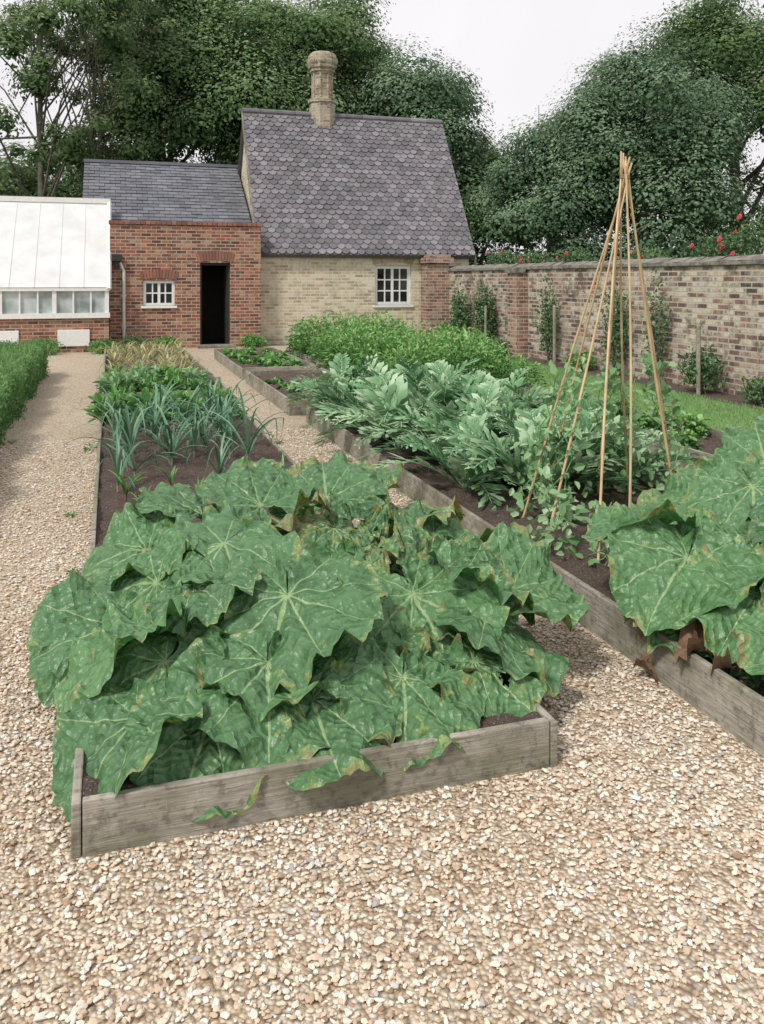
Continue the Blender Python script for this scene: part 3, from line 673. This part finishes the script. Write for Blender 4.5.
def ring(base,n,seed,rmin,rmax,hmin,hmax,smin,smax,wear=0.0):
    rng=np.random.default_rng(seed); out=[]
    for k in range(n):
        f=(k+.5)/n; az=k*2.399963+rng.uniform(-.3,.3)
        rr=(rmin+(rmax-rmin)*f)*.8; h=hmax-(hmax-hmin)*f+rng.uniform(-.07,.07)
        a2=az+rng.uniform(-.8,.8); pit=.45*math.cos(a2-LZ)+.18*f+rng.uniform(-.35,.35); roll=-.35*math.sin(a2-LZ)+rng.uniform(-.4,.4)
        out.append((base[0]+rr*math.cos(az),base[1]+rr*math.sin(az),h,a2,pit,roll,rng.uniform(smin,smax),wear*rng.uniform(0,1)))
    return out
ex1=[(.45,3.55,.5,D2(205),.3,.15,.46,0.1),(.1,3.2,.34,D2(195),.25,-.2,.33,0.1),(.15,3.85,.44,D2(170),.1,.3,.32,.2),(.42,4.1,.5,D2(115),-.4,-.2,.32,.1)]
ex2=[(.62,3.1,.44,D2(245),.4,-.2,.42,0.1),(.18,3.0,.3,D2(215),.3,.15,.34,.0),(.5,2.85,.31,D2(262),.38,.15,.36,.1),(.08,2.78,.24,D2(222),.25,-.15,.29,0)]
fr=[(.3,2.72,.23,D2(245),.3,.15,.28,.1),(.62,2.72,.25,D2(275),.35,-.2,.3,.1),(.95,2.75,.26,D2(255),.35,.2,.3,.4),(1.22,2.78,.26,D2(305),.3,-.15,.28,.5)]
rhubarb((.28,3.4),ex1+ring((.28,3.45),8,41,.1,.45,.22,.46,.26,.36,.3),'rhubarb with huge crinkled dark green leaves',101)
rhubarb((.5,3.0),ex2+ring((.5,3.08),7,42,.1,.38,.2,.36,.24,.33,.4),'rhubarb with broad veined leaves and pale ribs',102)
rhubarb((.7,2.85),fr,'low rhubarb leaves spilling over the bed end board',108)
rhubarb((.95,3.75),[(1.0,4.05,.54,D2(80),-.55,0,.33,.3),(.68,4.05,.52,D2(130),-.45,.2,.33,.1),(1.3,3.85,.46,D2(25),-.2,.3,.32,.6),(1.2,4.2,.46,D2(60),-.5,.3,.31,.5),(1.5,3.75,.38,D2(5),.05,.2,.31,.3),(.95,3.7,.5,D2(290),.4,.1,.27,1.0),(.8,3.85,.52,D2(200),.1,-.5,.26,1.0)]+ring((1.0,3.65),10,43,.1,.5,.26,.5,.2,.3,1.0),'rhubarb with upright ragged leaves, some browning',103)
rhubarb((1.1,3.1),[(1.1,3.08,.41,D2(285),.42,-.15,.37,.2),(1.35,3.25,.42,D2(330),.3,.3,.34,.2),(1.35,3.5,.42,D2(5),.0,-.2,.32,.3),(1.35,2.98,.31,D2(305),.35,.25,.33,.2),(1.55,3.15,.36,D2(345),.25,-.2,.32,.3)]+ring((1.1,3.25),9,44,.1,.4,.24,.44,.2,.28,1.0),'rhubarb with torn yellow-edged leaves over gravel',104)
rhubarb((2.45,2.9),[(2.28,3.0,.45,D2(205),.35,.15,.36,.1),(2.38,2.72,.38,D2(240),.4,.15,.35,.1),(2.62,2.6,.36,D2(268),.4,-.15,.35,.1),(2.35,3.3,.5,D2(160),.0,-.2,.32,.1),(2.4,2.45,.28,D2(245),.35,.2,.3,.3)]+ring((2.5,2.95),8,45,.1,.42,.22,.46,.24,.32,.7),'rhubarb drooping over timber edge with dead leaves',105)
rhubarb((3.1,3.5),[(3.0,3.45,.6,D2(235),.4,.1,.36,.1),(3.3,3.7,.64,D2(60),-.5,.2,.34,.2)]+ring((3.1,3.5),10,46,.1,.5,.3,.6,.26,.36,.6),'tall rhubarb clump beside the cane wigwam',106)
rhubarb((2.95,2.7),ring((2.95,2.7),9,47,.05,.42,.22,.46,.28,.36,.5),'rhubarb clump with broad glossy leaves in bed',107)
rng=np.random.default_rng(51)
for (x,y,z,sz) in ((2.12,2.72,.19,.1),(2.2,2.85,.17,.1),(2.03,2.95,.03,.07),(2.14,3.0,.19,.09),(2.15,2.58,.18,.09)):
    V,F,Lc,_=rleaf(sz,rng,.6,.9,50,10,ragged=.8,ruf=2.0); az=rng.uniform(0,6); c_,s_=math.cos(az),math.sin(az)
    W=np.stack([V[:,0]*s_+V[:,1]*c_,-V[:,0]*c_+V[:,1]*s_,V[:,2]*1.2+.02],1); 
    o=place('dead_leaf',npmesh('dead_leaf',W,F,[M['dead']],True),(x,y,z)); meta(o,'curled brown dead rhubarb leaf on the bed edge','dead leaf','dead rhubarb leaves')

# ------------------------------------------------------------ strap-leaved plants (leek, onion)
def strap_plant(name,nl,H,spread,wid,mats,seed,shank=.12,kink=False,el0=.9,kp=.4):
    rng=np.random.default_rng(seed); V=[];F=[];T=[];MI=[]
    off=0
    for k in range(nl):
        az=(k%2)*math.pi+rng.normal(0,.6); el=rng.uniform(el0,1.4) if k>2 else rng.uniform(1.3,1.5); L=H*rng.uniform(.7,1.2); n=10
        p=np.array([0,0,shank*rng.uniform(.6,1.1)]); pts=[]; e=el; kk=rng.integers(4,9)
        for i in range(n+1):
            pts.append(p.copy()); p=p+L/n*np.array([math.cos(az)*math.cos(e),math.sin(az)*math.cos(e),math.sin(e)]); e-=spread/n*(.5+i*.22)*rng.uniform(.5,1.5)
            if kink and i==kk and rng.random()<kp*1.6: e-=rng.uniform(.5,1.8)
        tn=rng.uniform(.1,.95)
        for i,q in enumerate(pts):
            f=i/n; w_=wid*(1-f**2.2)*(.75+.5*min(f*3,1))/1.25+.001; s=np.array([-math.sin(az),math.cos(az),0])
            V+= [q+s*w_+[0,0,w_*.6],q,q-s*w_+[0,0,w_*.6]]; T+=[min(1,tn+.1),tn*.8,min(1,tn+.1)]
        for i in range(n):
            a=off+i*3; F+=[(a,a+1,a+4,a+3),(a+1,a+2,a+5,a+4)]; MI+=[0,0]
        off+=(n+1)*3
    m=8
    for z,r in ((-.03,wid*.6),(shank*1.15,wid*.7)):
        for j in range(m): V.append(np.array([r*math.cos(6.283*j/m),r*math.sin(6.283*j/m),z])); T.append(.5)
    for j in range(m): F.append((off+j,off+(j+1)%m,off+m+(j+1)%m,off+m+j)); MI.append(1)
    return npmesh(name,np.array(V),F,mats,True,{'tint':('FLOAT',T)},MI)
leeks=[strap_plant('leek',10,.64,1.25,.0115,[M['leek'],M['leekstem']],60+i,.07,True,.6,.55) for i in range(7)]
rr=random.Random(9)
for row in range(9):
    for ci,cx_ in enumerate((.1,.42,.74,1.0)):
        if (row<2 and ci in (1,3)) or rr.random()<.15: continue
        y=6.2+row*.31+rr.uniform(-.1,.1); o=place('leek',leeks[rr.randrange(7)],(cx_+rr.uniform(-.08,.08),y,.13),rr.uniform(0,6.28),rr.uniform(.7,1.12))
        meta(o,'leek with arching blue-green strap leaves in dark soil','leek','leeks growing in the timber bed')
onions=[strap_plant('onion',9,.38,1.5,.009,[M['onion'],M['leekstem']],80+i,.05,True) for i in range(4)]
for row in range(18):
    for cx_ in (.08,.3,.52,.74,.96,1.16):
        if rr.random()<.22: continue
        y=12.5+row*.3; o=place('onion',onions[rr.randrange(4)],(cx_+rr.uniform(-.08,.08),y+rr.uniform(-.08,.08),.12),rr.uniform(0,6.28),rr.uniform(.6,1.25))
        meta(o,'onion plant with yellowing flopped leaves','onion','onions in the far timber bed')

# ------------------------------------------------------------ leafy plants from cards
def bushy(name,n,R,H,ls,wr,mat,seed,up=.5,spiky=0):
    rng=np.random.default_rng(seed)
    d=randdir(n,rng); d[:,2]=np.abs(d[:,2]); rl=rng.uniform(0,1,n)**.4
    ns=14; ax=randdir(ns,rng); ax[:,2]=np.abs(ax[:,2])+.25; ax=unit(ax); q=np.argmax(d@ax.T,1); cs=np.einsum('ij,ij->i',d,ax[q])
    P=d*(rl*(.7+.5*np.clip((cs-.75)/.25,0,1)))[:,None]*np.array([R,R,H])
    P+=.1*R*np.sin(d*7+seed)
    P[:,2]=np.maximum(P[:,2],.02)
    T=d*np.array([1,1,.3])+rng.normal(0,.45,(n,3))+np.array([0,0,up*.3]); nn=d*.6+np.array([0,0,1])+rng.normal(0,.4,(n,3))
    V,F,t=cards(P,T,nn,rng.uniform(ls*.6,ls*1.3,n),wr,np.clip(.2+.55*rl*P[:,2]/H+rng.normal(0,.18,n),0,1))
    b=B()
    for k in range(9):
        q=P[rng.integers(n)]; b.tube([(0,0,-.03),(q[0]*.4,q[1]*.4,q[2]*.6),tuple(q)],[.007,.005,.002],5,cap=False)
    off=len(V); V=np.concatenate([V,np.array(b.v)]); F=np.concatenate([F,np.array(b.f)+off]); t=np.concatenate([t,np.full(len(b.v),.5)])
    MI=np.concatenate([np.zeros(len(F)-len(b.f)),np.ones(len(b.f))])
    return npmesh(name,V,F,[mat,M['stem']],False,{'tint':('FLOAT',t)},MI)
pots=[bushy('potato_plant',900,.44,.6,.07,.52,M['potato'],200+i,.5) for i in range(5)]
for i,x in enumerate((3.78,4.3,4.75,5.1)):
    for j in range(13):
        y=10.4+j*.56
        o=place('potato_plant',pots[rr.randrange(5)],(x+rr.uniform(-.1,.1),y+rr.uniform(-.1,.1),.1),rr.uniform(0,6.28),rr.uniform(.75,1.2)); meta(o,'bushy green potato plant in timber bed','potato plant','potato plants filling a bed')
carr=[bushy('spinach_plant',120,.17,.2,.1,.55,M[('lett','potato','lett','pea')[i]],220+i,1.2) for i in range(4)]
for x in (.1,.45,.8,1.12):
    for j in range(12):
        y=9.0+j*.31+rr.uniform(-.05,.05)
        if 10.45<y<11.25 or rr.random()<.12: continue
        o=place('spinach_plant',carr[rr.randrange(4)],(x+rr.uniform(-.07,.07),y,.12),rr.uniform(0,6.28),rr.uniform(.7,1.2)); meta(o,'low bright green leafy spinach plant','spinach','leafy greens in the timber beds')
letts=[bushy('lettuce',60,.12,.11,.1,.8,M['lett'],240+i) for i in range(3)]
for x in (2.25,2.6,2.95):
    for j in range(15):
        if rr.random()<(.5 if j<7 else .25): continue
        yy=10.5+j*.47
        if 13.1<yy<13.75: continue
        o=place('lettuce',letts[rr.randrange(3)],(x+rr.uniform(-.06,.06),yy,.12),rr.uniform(0,6.28),rr.uniform(.4,.9)*(1 if j<7 else 1.15)); meta(o,'small green lettuce in bare soil','lettuce','young lettuces in rows')
beetmat=m_simple('beet_red',(.16,.04,.05),(.3,.1,.09),20)
for x,y,s in ((.2,5.45,.5),(.55,5.7,.5),(.95,5.6,.45),(1.15,5.9,.6),(.1,5.1,.4),(.4,6.1,.6),(.1,5.9,.6)):
    o=place('beetroot',strap_plant('beetroot',7,.26,.8,.016,[M['lett'],beetmat],int(x*100),.06),(x,y,.13),rr.uniform(0,6),s*1.3); meta(o,'young beetroot seedling with red stems','beetroot','beetroot seedlings')
beans=[bushy('bean_plant',220,.2,.26,.09,.75,M['potato'],260+i) for i in range(3)]
for x in (4.8,5.15):
    for j in range(15):
        y=3.0+j*.42
        if rr.random()<.35: continue
        o=place('bean_plant',beans[rr.randrange(3)],(x+rr.uniform(-.08,.08),y,.12),rr.uniform(0,6.28),rr.uniform(.45,.8)); meta(o,'low green bean plant in dark soil','bean plant','low bean plants')
# cardoons: deeply cut arching leaves
def cardoon(seed,nl=13):
    rng=np.random.default_rng(seed); V=[];F=[];T=[]
    for k in range(nl):
        az=k*2.4+rng.uniform(-.5,.5); f=k/nl; e=1.2-.75*f+rng.uniform(-.15,.15); L=.78+.38*rng.uniform(.2,1.1); n=17
        p=np.zeros(3); A=np.array([math.cos(az),math.sin(az),0]); S=np.array([-math.sin(az),math.cos(az),0]); tn=rng.uniform(.15,.85); roll=rng.uniform(-.5,.5)
        P=[];D=[]; cv=rng.uniform(.9,2.0)
        for i in range(n+1):
            d=A*math.cos(e)+np.array([0,0,math.sin(e)]); P.append(p.copy());D.append(d); p=p+d*L/n; e-=(cv/n)*(.3+1.5*i/n)*rng.uniform(.6,1.3)
        for i in range(n):
            d=D[i]; up=np.cross(S,d); up=up*np.sign(up[2]+1e-6)
            Sx=S*math.cos(roll)+up*math.sin(roll); upx=up*math.cos(roll)-S*math.sin(roll)
            fr_=i/n; rib=.009*(1-fr_)+.003
            o=len(V); q0,q1=P[i],P[i+1]; V+=[q0-Sx*rib,q0+Sx*rib,q1+Sx*rib*.9,q1-Sx*rib*.9]; F.append((o,o+1,o+2,o+3)); T+=[min(1,tn+.5)]*4
            if i<2: continue
            ll=.2*math.sin(math.pi*min(1,(fr_*.85+.15)))**.7
            for sg in (-1,1):
                l2=ll*rng.uniform(.7,1.25)
                Sr=Sx*sg*.95+upx*rng.uniform(.0,.5); ang=rng.uniform(.55,.9); dr=unit((Sr*math.sin(ang)+d*math.cos(ang))[None])[0]
                pr=np.cross(dr,upx); pr/=np.linalg.norm(pr)+1e-9
                if np.dot(pr,d)<0: pr=-pr
                bw=l2*.05; sag=-.12*l2; tt=float(np.clip(tn+rng.normal(0,.2),0,1))
                c0=q0+d*L/n*.5
                base=[c0-pr*bw*.7, c0+pr*bw*.7]
                m=[c0+dr*l2*.4-pr*bw*1.0+[0,0,sag*.1], c0+dr*l2*.4+[0,0,.008], c0+dr*l2*.4+pr*bw*1.0+[0,0,sag*.1]]
                tip=c0+dr*l2*1.3+[0,0,sag]
                t1=c0+dr*l2*.95-pr*bw*3.4+[0,0,sag*.5]; t2=c0+dr*l2*.95+pr*bw*3.4+[0,0,sag*.5]; t3=c0+dr*l2*.6-pr*bw*3.6; t4=c0+dr*l2*.6+pr*bw*3.6
                mm=c0+dr*l2*.66
                o=len(V); V+=[base[0],base[1],m[0],m[1],m[2],tip,t1,t2,t3,t4,mm]; T+=[tt*.5,tt*.5,tt,tt*.8,tt,min(1,tt+.3),min(1,tt+.2),min(1,tt+.2),tt,tt,tt]
                F+=[(o,o+3,o+2,o+2),(o,o+1,o+3,o+3),(o+1,o+4,o+3,o+3),(o,o+2,o+8,o+8),(o+1,o+9,o+4,o+4),(o+2,o+3,o+10,o+6),(o+3,o+4,o+7,o+10),(o+10,o+5,o+6,o+6),(o+10,o+7,o+5,o+5)]
    FF=[]
    for f in F:
        if len(set(f))==4: FF+= [(f[0],f[1],f[2]),(f[0],f[2],f[3])]
        else: FF.append(f[:3])
    return npmesh('cardoon',np.array(V),FF,[M['cardoon']],False,{'tint':('FLOAT',T)})
cds=[cardoon(300+i) for i in range(7)]
pos=[(x,5.5+j*.46) for j in range(9) for x in (2.5,3.05,3.6)]+[(2.85,5.15)]
for (x,y) in pos:
    o=place('cardoon',cds[rr.randrange(7)],(x+rr.uniform(-.16,.16),y+rr.uniform(-.14,.14),.12),rr.uniform(0,6.28),rr.uniform(.58,.88)); meta(o,'cardoon with arching silvery jagged leaves','cardoon','cardoons in the timber bed')

# ------------------------------------------------------------ bamboo wigwam
tp=thing('cane_wigwam',(2.9,4.45,.1),'tall wigwam of bamboo canes tied at the top','plant support')
apex=Vector((2.92,4.42,2.22)); feet=[(2.2,4.12),(2.38,3.85),(3.6,4.85),(3.3,4.4),(3.15,5.1),(2.8,5.2),(2.42,4.8),(3.4,5.1),(2.7,4.05)]
for k,(fx,fy) in enumerate(feet):
    b=B(); f=Vector((fx,fy,.05)); dirv=(apex+Vector((math.cos(k*2.1)*.022,math.sin(k*2.1)*.022,0))-f); end=f+dirv*(1+.06*(.4+.7*((k*37)%10)/10))
    pts=[];rad=[];n=22
    bow=Vector((random.uniform(-.02,.02),random.uniform(-.02,.02),0))
    for i in range(n+1):
        u=i/n; p=f.lerp(end,u)+bow*math.sin(math.pi*u); pts.append(p); rad.append(.0082-.003*u+(.0016 if i%3==0 else 0))
    b.tube(pts,rad,8); b.obj('cane',[M['bamboo']],tp,smooth=True)
b=B()
for i in range(3): 
    pts=[(apex.x+.027*math.cos(a),apex.y+.027*math.sin(a),apex.z-.02+i*.008) for a in np.linspace(0,6.283,13)]; b.tube(pts,[.0025]*13,5)
b.obj('twine',[M['twine']],tp)
def climber(seed,f,top,n):
    rng=np.random.default_rng(seed); u=rng.uniform(0,1,n)**1.3*top; base=np.array([f[0],f[1],.1]); ap=np.array(apex)
    cl=rng.uniform(0,top,5); u=np.where(rng.random(n)<.5,np.clip(cl[rng.integers(0,5,n)]+rng.normal(0,.03,n),0,top),u)
    P=base+(ap-base)*u[:,None]+rng.normal(0,1,(n,3))*np.array([.085,.085,.04])*(1.1-u/top*.6)[:,None]
    P[:,2]=np.maximum(P[:,2],.15)
    V,F,t=cards(P,rng.normal(size=(n,3))+[0,0,.3],rng.normal(0,.6,(n,3))+[0,-.5,.8],rng.uniform(.04,.08,n),.68,np.clip(rng.normal(.55,.22,n),0,1))
    b=B(); 
    for s_ in range(3):
        pts=[tuple(base+(ap-base)*(q/16*top)+np.array([math.cos(q*.9+s_*2)*.05,math.sin(q*.9+s_*2)*.05,0])) for q in range(17)]; b.tube(pts,[.003]*17,4,cap=False)
    off=len(V); V=np.concatenate([V,np.array(b.v)]); F=np.concatenate([F,np.array(b.f)+off]); t=np.concatenate([t,np.full(len(b.v),.5)])
    me=npmesh('pea_plant',V-base,F,[M['pea']],False,{'tint':('FLOAT',t)}); o=place('pea_plant',me,(f[0],f[1],.1)); meta(o,'pale green pea plant climbing a bamboo cane','pea plant','peas climbing the canes')
for k,f in enumerate(feet[:8]): climber(400+k,(f[0]+.03,f[1]+.05),(.42,.15,.45,.3,.45,.48,.45,.4)[k],(130,35,160,60,150,160,130,110)[k])

# ------------------------------------------------------------ wall shrubs, posts, roses, weeds
def shrub(name,loc,label,cat,R,Hh,D_,n,ls,mat,seed,group=None,flowers=0,fl_above=0):
    rng=np.random.default_rng(seed); d=randdir(n,rng); rl=rng.uniform(0,1,n)**.5
    P=d*rl[:,None]*np.array([D_,R,Hh/2])*(1+.3*np.sin(d[:,1:2]*6+seed)*np.cos(d[:,2:3]*7)); P[:,2]+=Hh/2
    V,F,t=cards(P,randdir(n,rng)+d*.5,d+rng.normal(0,.5,(n,3))+[0,0,.4],rng.uniform(ls*.6,ls*1.3,n),.6,np.clip(.35+.3*rl+rng.normal(0,.2,n)-.1,0,1))
    e=thing(name,loc,label,cat,group); me=npmesh('foliage',V,F,[mat],False,{'tint':('FLOAT',t)}); part(place('foliage',me,loc),e)
    b=B()
    for k in range(8):
        q=P[rng.integers(n)]; b.tube([(loc[0],loc[1],loc[2]),(loc[0]+q[0]*.5,loc[1]+q[1]*.5,loc[2]+q[2]*.6),(loc[0]+q[0],loc[1]+q[1],loc[2]+q[2])],[.02,.012,.004],5,cap=False)
    b.obj('stem',[M['bark']],e)
    for k in range(flowers):
        b=B()
        q=P[rng.integers(n)]; c=Vector((loc[0]-abs(q[0])*1.1-.08,loc[1]+q[1],loc[2]+q[2]+.05)); r=rng.uniform(.026,.042)
        for ring_ in range(3):
            for a in range(6):
                th=a*1.047+ring_*.5; v=Vector((math.cos(th)*.4,math.sin(th),math.cos(th)*.8)).normalized(); w_=v.cross(Vector((-1,-.3,.4))).normalized(); rr_=r*(1.15-.33*ring_)
                b.poly([c+Vector((-.008*ring_,0,0)),c+v*rr_*.7+w_*rr_*.6,c+v*rr_*1.05+Vector((-.012*ring_,0,0)),c+v*rr_*.7-w_*rr_*.6])
        b.obj('flower',[M['rose']],e)
shrub('wall_shrub',(7.95,17.5,0),'leafy shrub trained against old brick wall','shrub',.4,1.5,.22,1700,.07,M['wallplant'],501,'shrubs against the garden wall')
shrub('wall_shrub',(7.95,18.9,0),'narrow dark shrub against the brick wall','shrub',.32,1.45,.2,1400,.07,M['wallplant'],502,'shrubs against the garden wall')
shrub('wall_shrub',(7.95,14.6,0),'narrow upright shrub against the brick wall','shrub',.2,1.6,.18,1000,.06,M['wallplant'],503,'shrubs against the garden wall')
shrub('wall_shrub',(8.0,12.4,0),'wide thin climbing plant on garden wall','shrub',.35,1.65,.15,900,.065,M['wallplant'],504,'shrubs against the garden wall')
shrub('wall_shrub',(8.0,11.3,0),'thin leafy climber on the garden wall','shrub',.25,1.6,.15,600,.06,M['wallplant'],505,'shrubs against the garden wall')
shrub('wall_shrub',(7.9,10.1,0),'small rounded green bush below the wall','shrub',.35,.65,.25,1100,.06,M['wallplant'],506,'shrubs against the garden wall')
for i,(x,y,r,h) in enumerate(((7.9,8.9,.35,.35),(7.9,13.3,.35,.35),(7.85,16.6,.4,.35),(7.85,19.5,.4,.6),(7.9,7.2,.35,.4))):
    shrub('border_plant',(x,y,0),'low green border plant at wall foot','plant',r,h,.25,800,.055,(M['wallplant'],M['potato'])[i%2],520+i,'low plants along the wall')
for i,(y,r,h,fl) in enumerate(((18.2,.5,.55,4),(16.6,.6,.5,5),(14.9,.5,.45,4),(10.6,.6,.6,8),(9.6,.8,.9,14),(8.6,.7,.8,12),(12.6,.5,.4,4))):
    shrub('climbing_rose',(8.75,y,1.72),'climbing rose with red flowers above the wall','rose',r,h,.35,1500,.06,M['wallplant'],540+i,'red roses on the garden wall',fl)
for (x,y,h) in ((7.75,17.0,1.0),(7.7,9.9,.95),(7.7,13.9,1.1)):
    b=B(); b.tube([(x,y,0),(x,y,h)],[.03,.03],8); b.tube([(x,y,h),(x,y,h+.02)],[.03,.01],8); o=b.obj('wooden_post',[M['plank']],None,(x,y,0)); meta(o,'thin weathered post standing in wall border','post','thin posts along the wall')
for i,(x,y,r,h) in enumerate(((-1.35,19.3,.35,.35),(-.15,19.3,.3,.3),(.5,19.9,.3,.35),(1.2,19.9,.3,.3),(3.2,20.0,.3,.3),(5.4,20.2,.5,.4),(6.6,20.1,.5,.4))):
    shrub('border_plant',(x,y,0),'small leafy plant at the foot of building','plant',r,h,r,700,.06,(M['potato'],M['lett'],M['wallplant'])[i%3],560+i,'small plants by the buildings')
wds=[bushy('weed',36,.07,.06,.04,.4,M['lett'],600+i) for i in range(3)]
for (x,y) in ((-.17,4.6),(-.2,4.9),(-.25,6.1),(-.95,6.4),(1.5,6.2),(2.0,5.0),(1.55,8.2),(1.95,7.2),(-.2,8.4),(-.9,9.0)):
    o=place('weed',wds[rr.randrange(3)],(x+rr.uniform(-.03,.03),y,.005),rr.uniform(0,6),rr.uniform(.4,.9)); meta(o,'tiny green weed sprouting from gravel','weed','weeds in the gravel')
rng=np.random.default_rng(700); n=30000
P=np.stack([rng.uniform(5.42,7.6,n),5+rng.uniform(0,1,n)**1.3*15,np.full(n,.008)],1)
V,F,t=cards(P+[0,0,.02],rng.normal(0,.5,(n,3))+[0,0,1],rng.normal(size=(n,3)),rng.uniform(.03,.07,n),.16,np.clip(rng.normal(.55,.2,n),0,1),rhomb=True)
o=place('grass',npmesh('grass',V,F,[M['grassb']],False,{'tint':('FLOAT',t)})); o['kind']='stuff'; o['label']='short green mown grass strip along the border'; o['category']='grass'
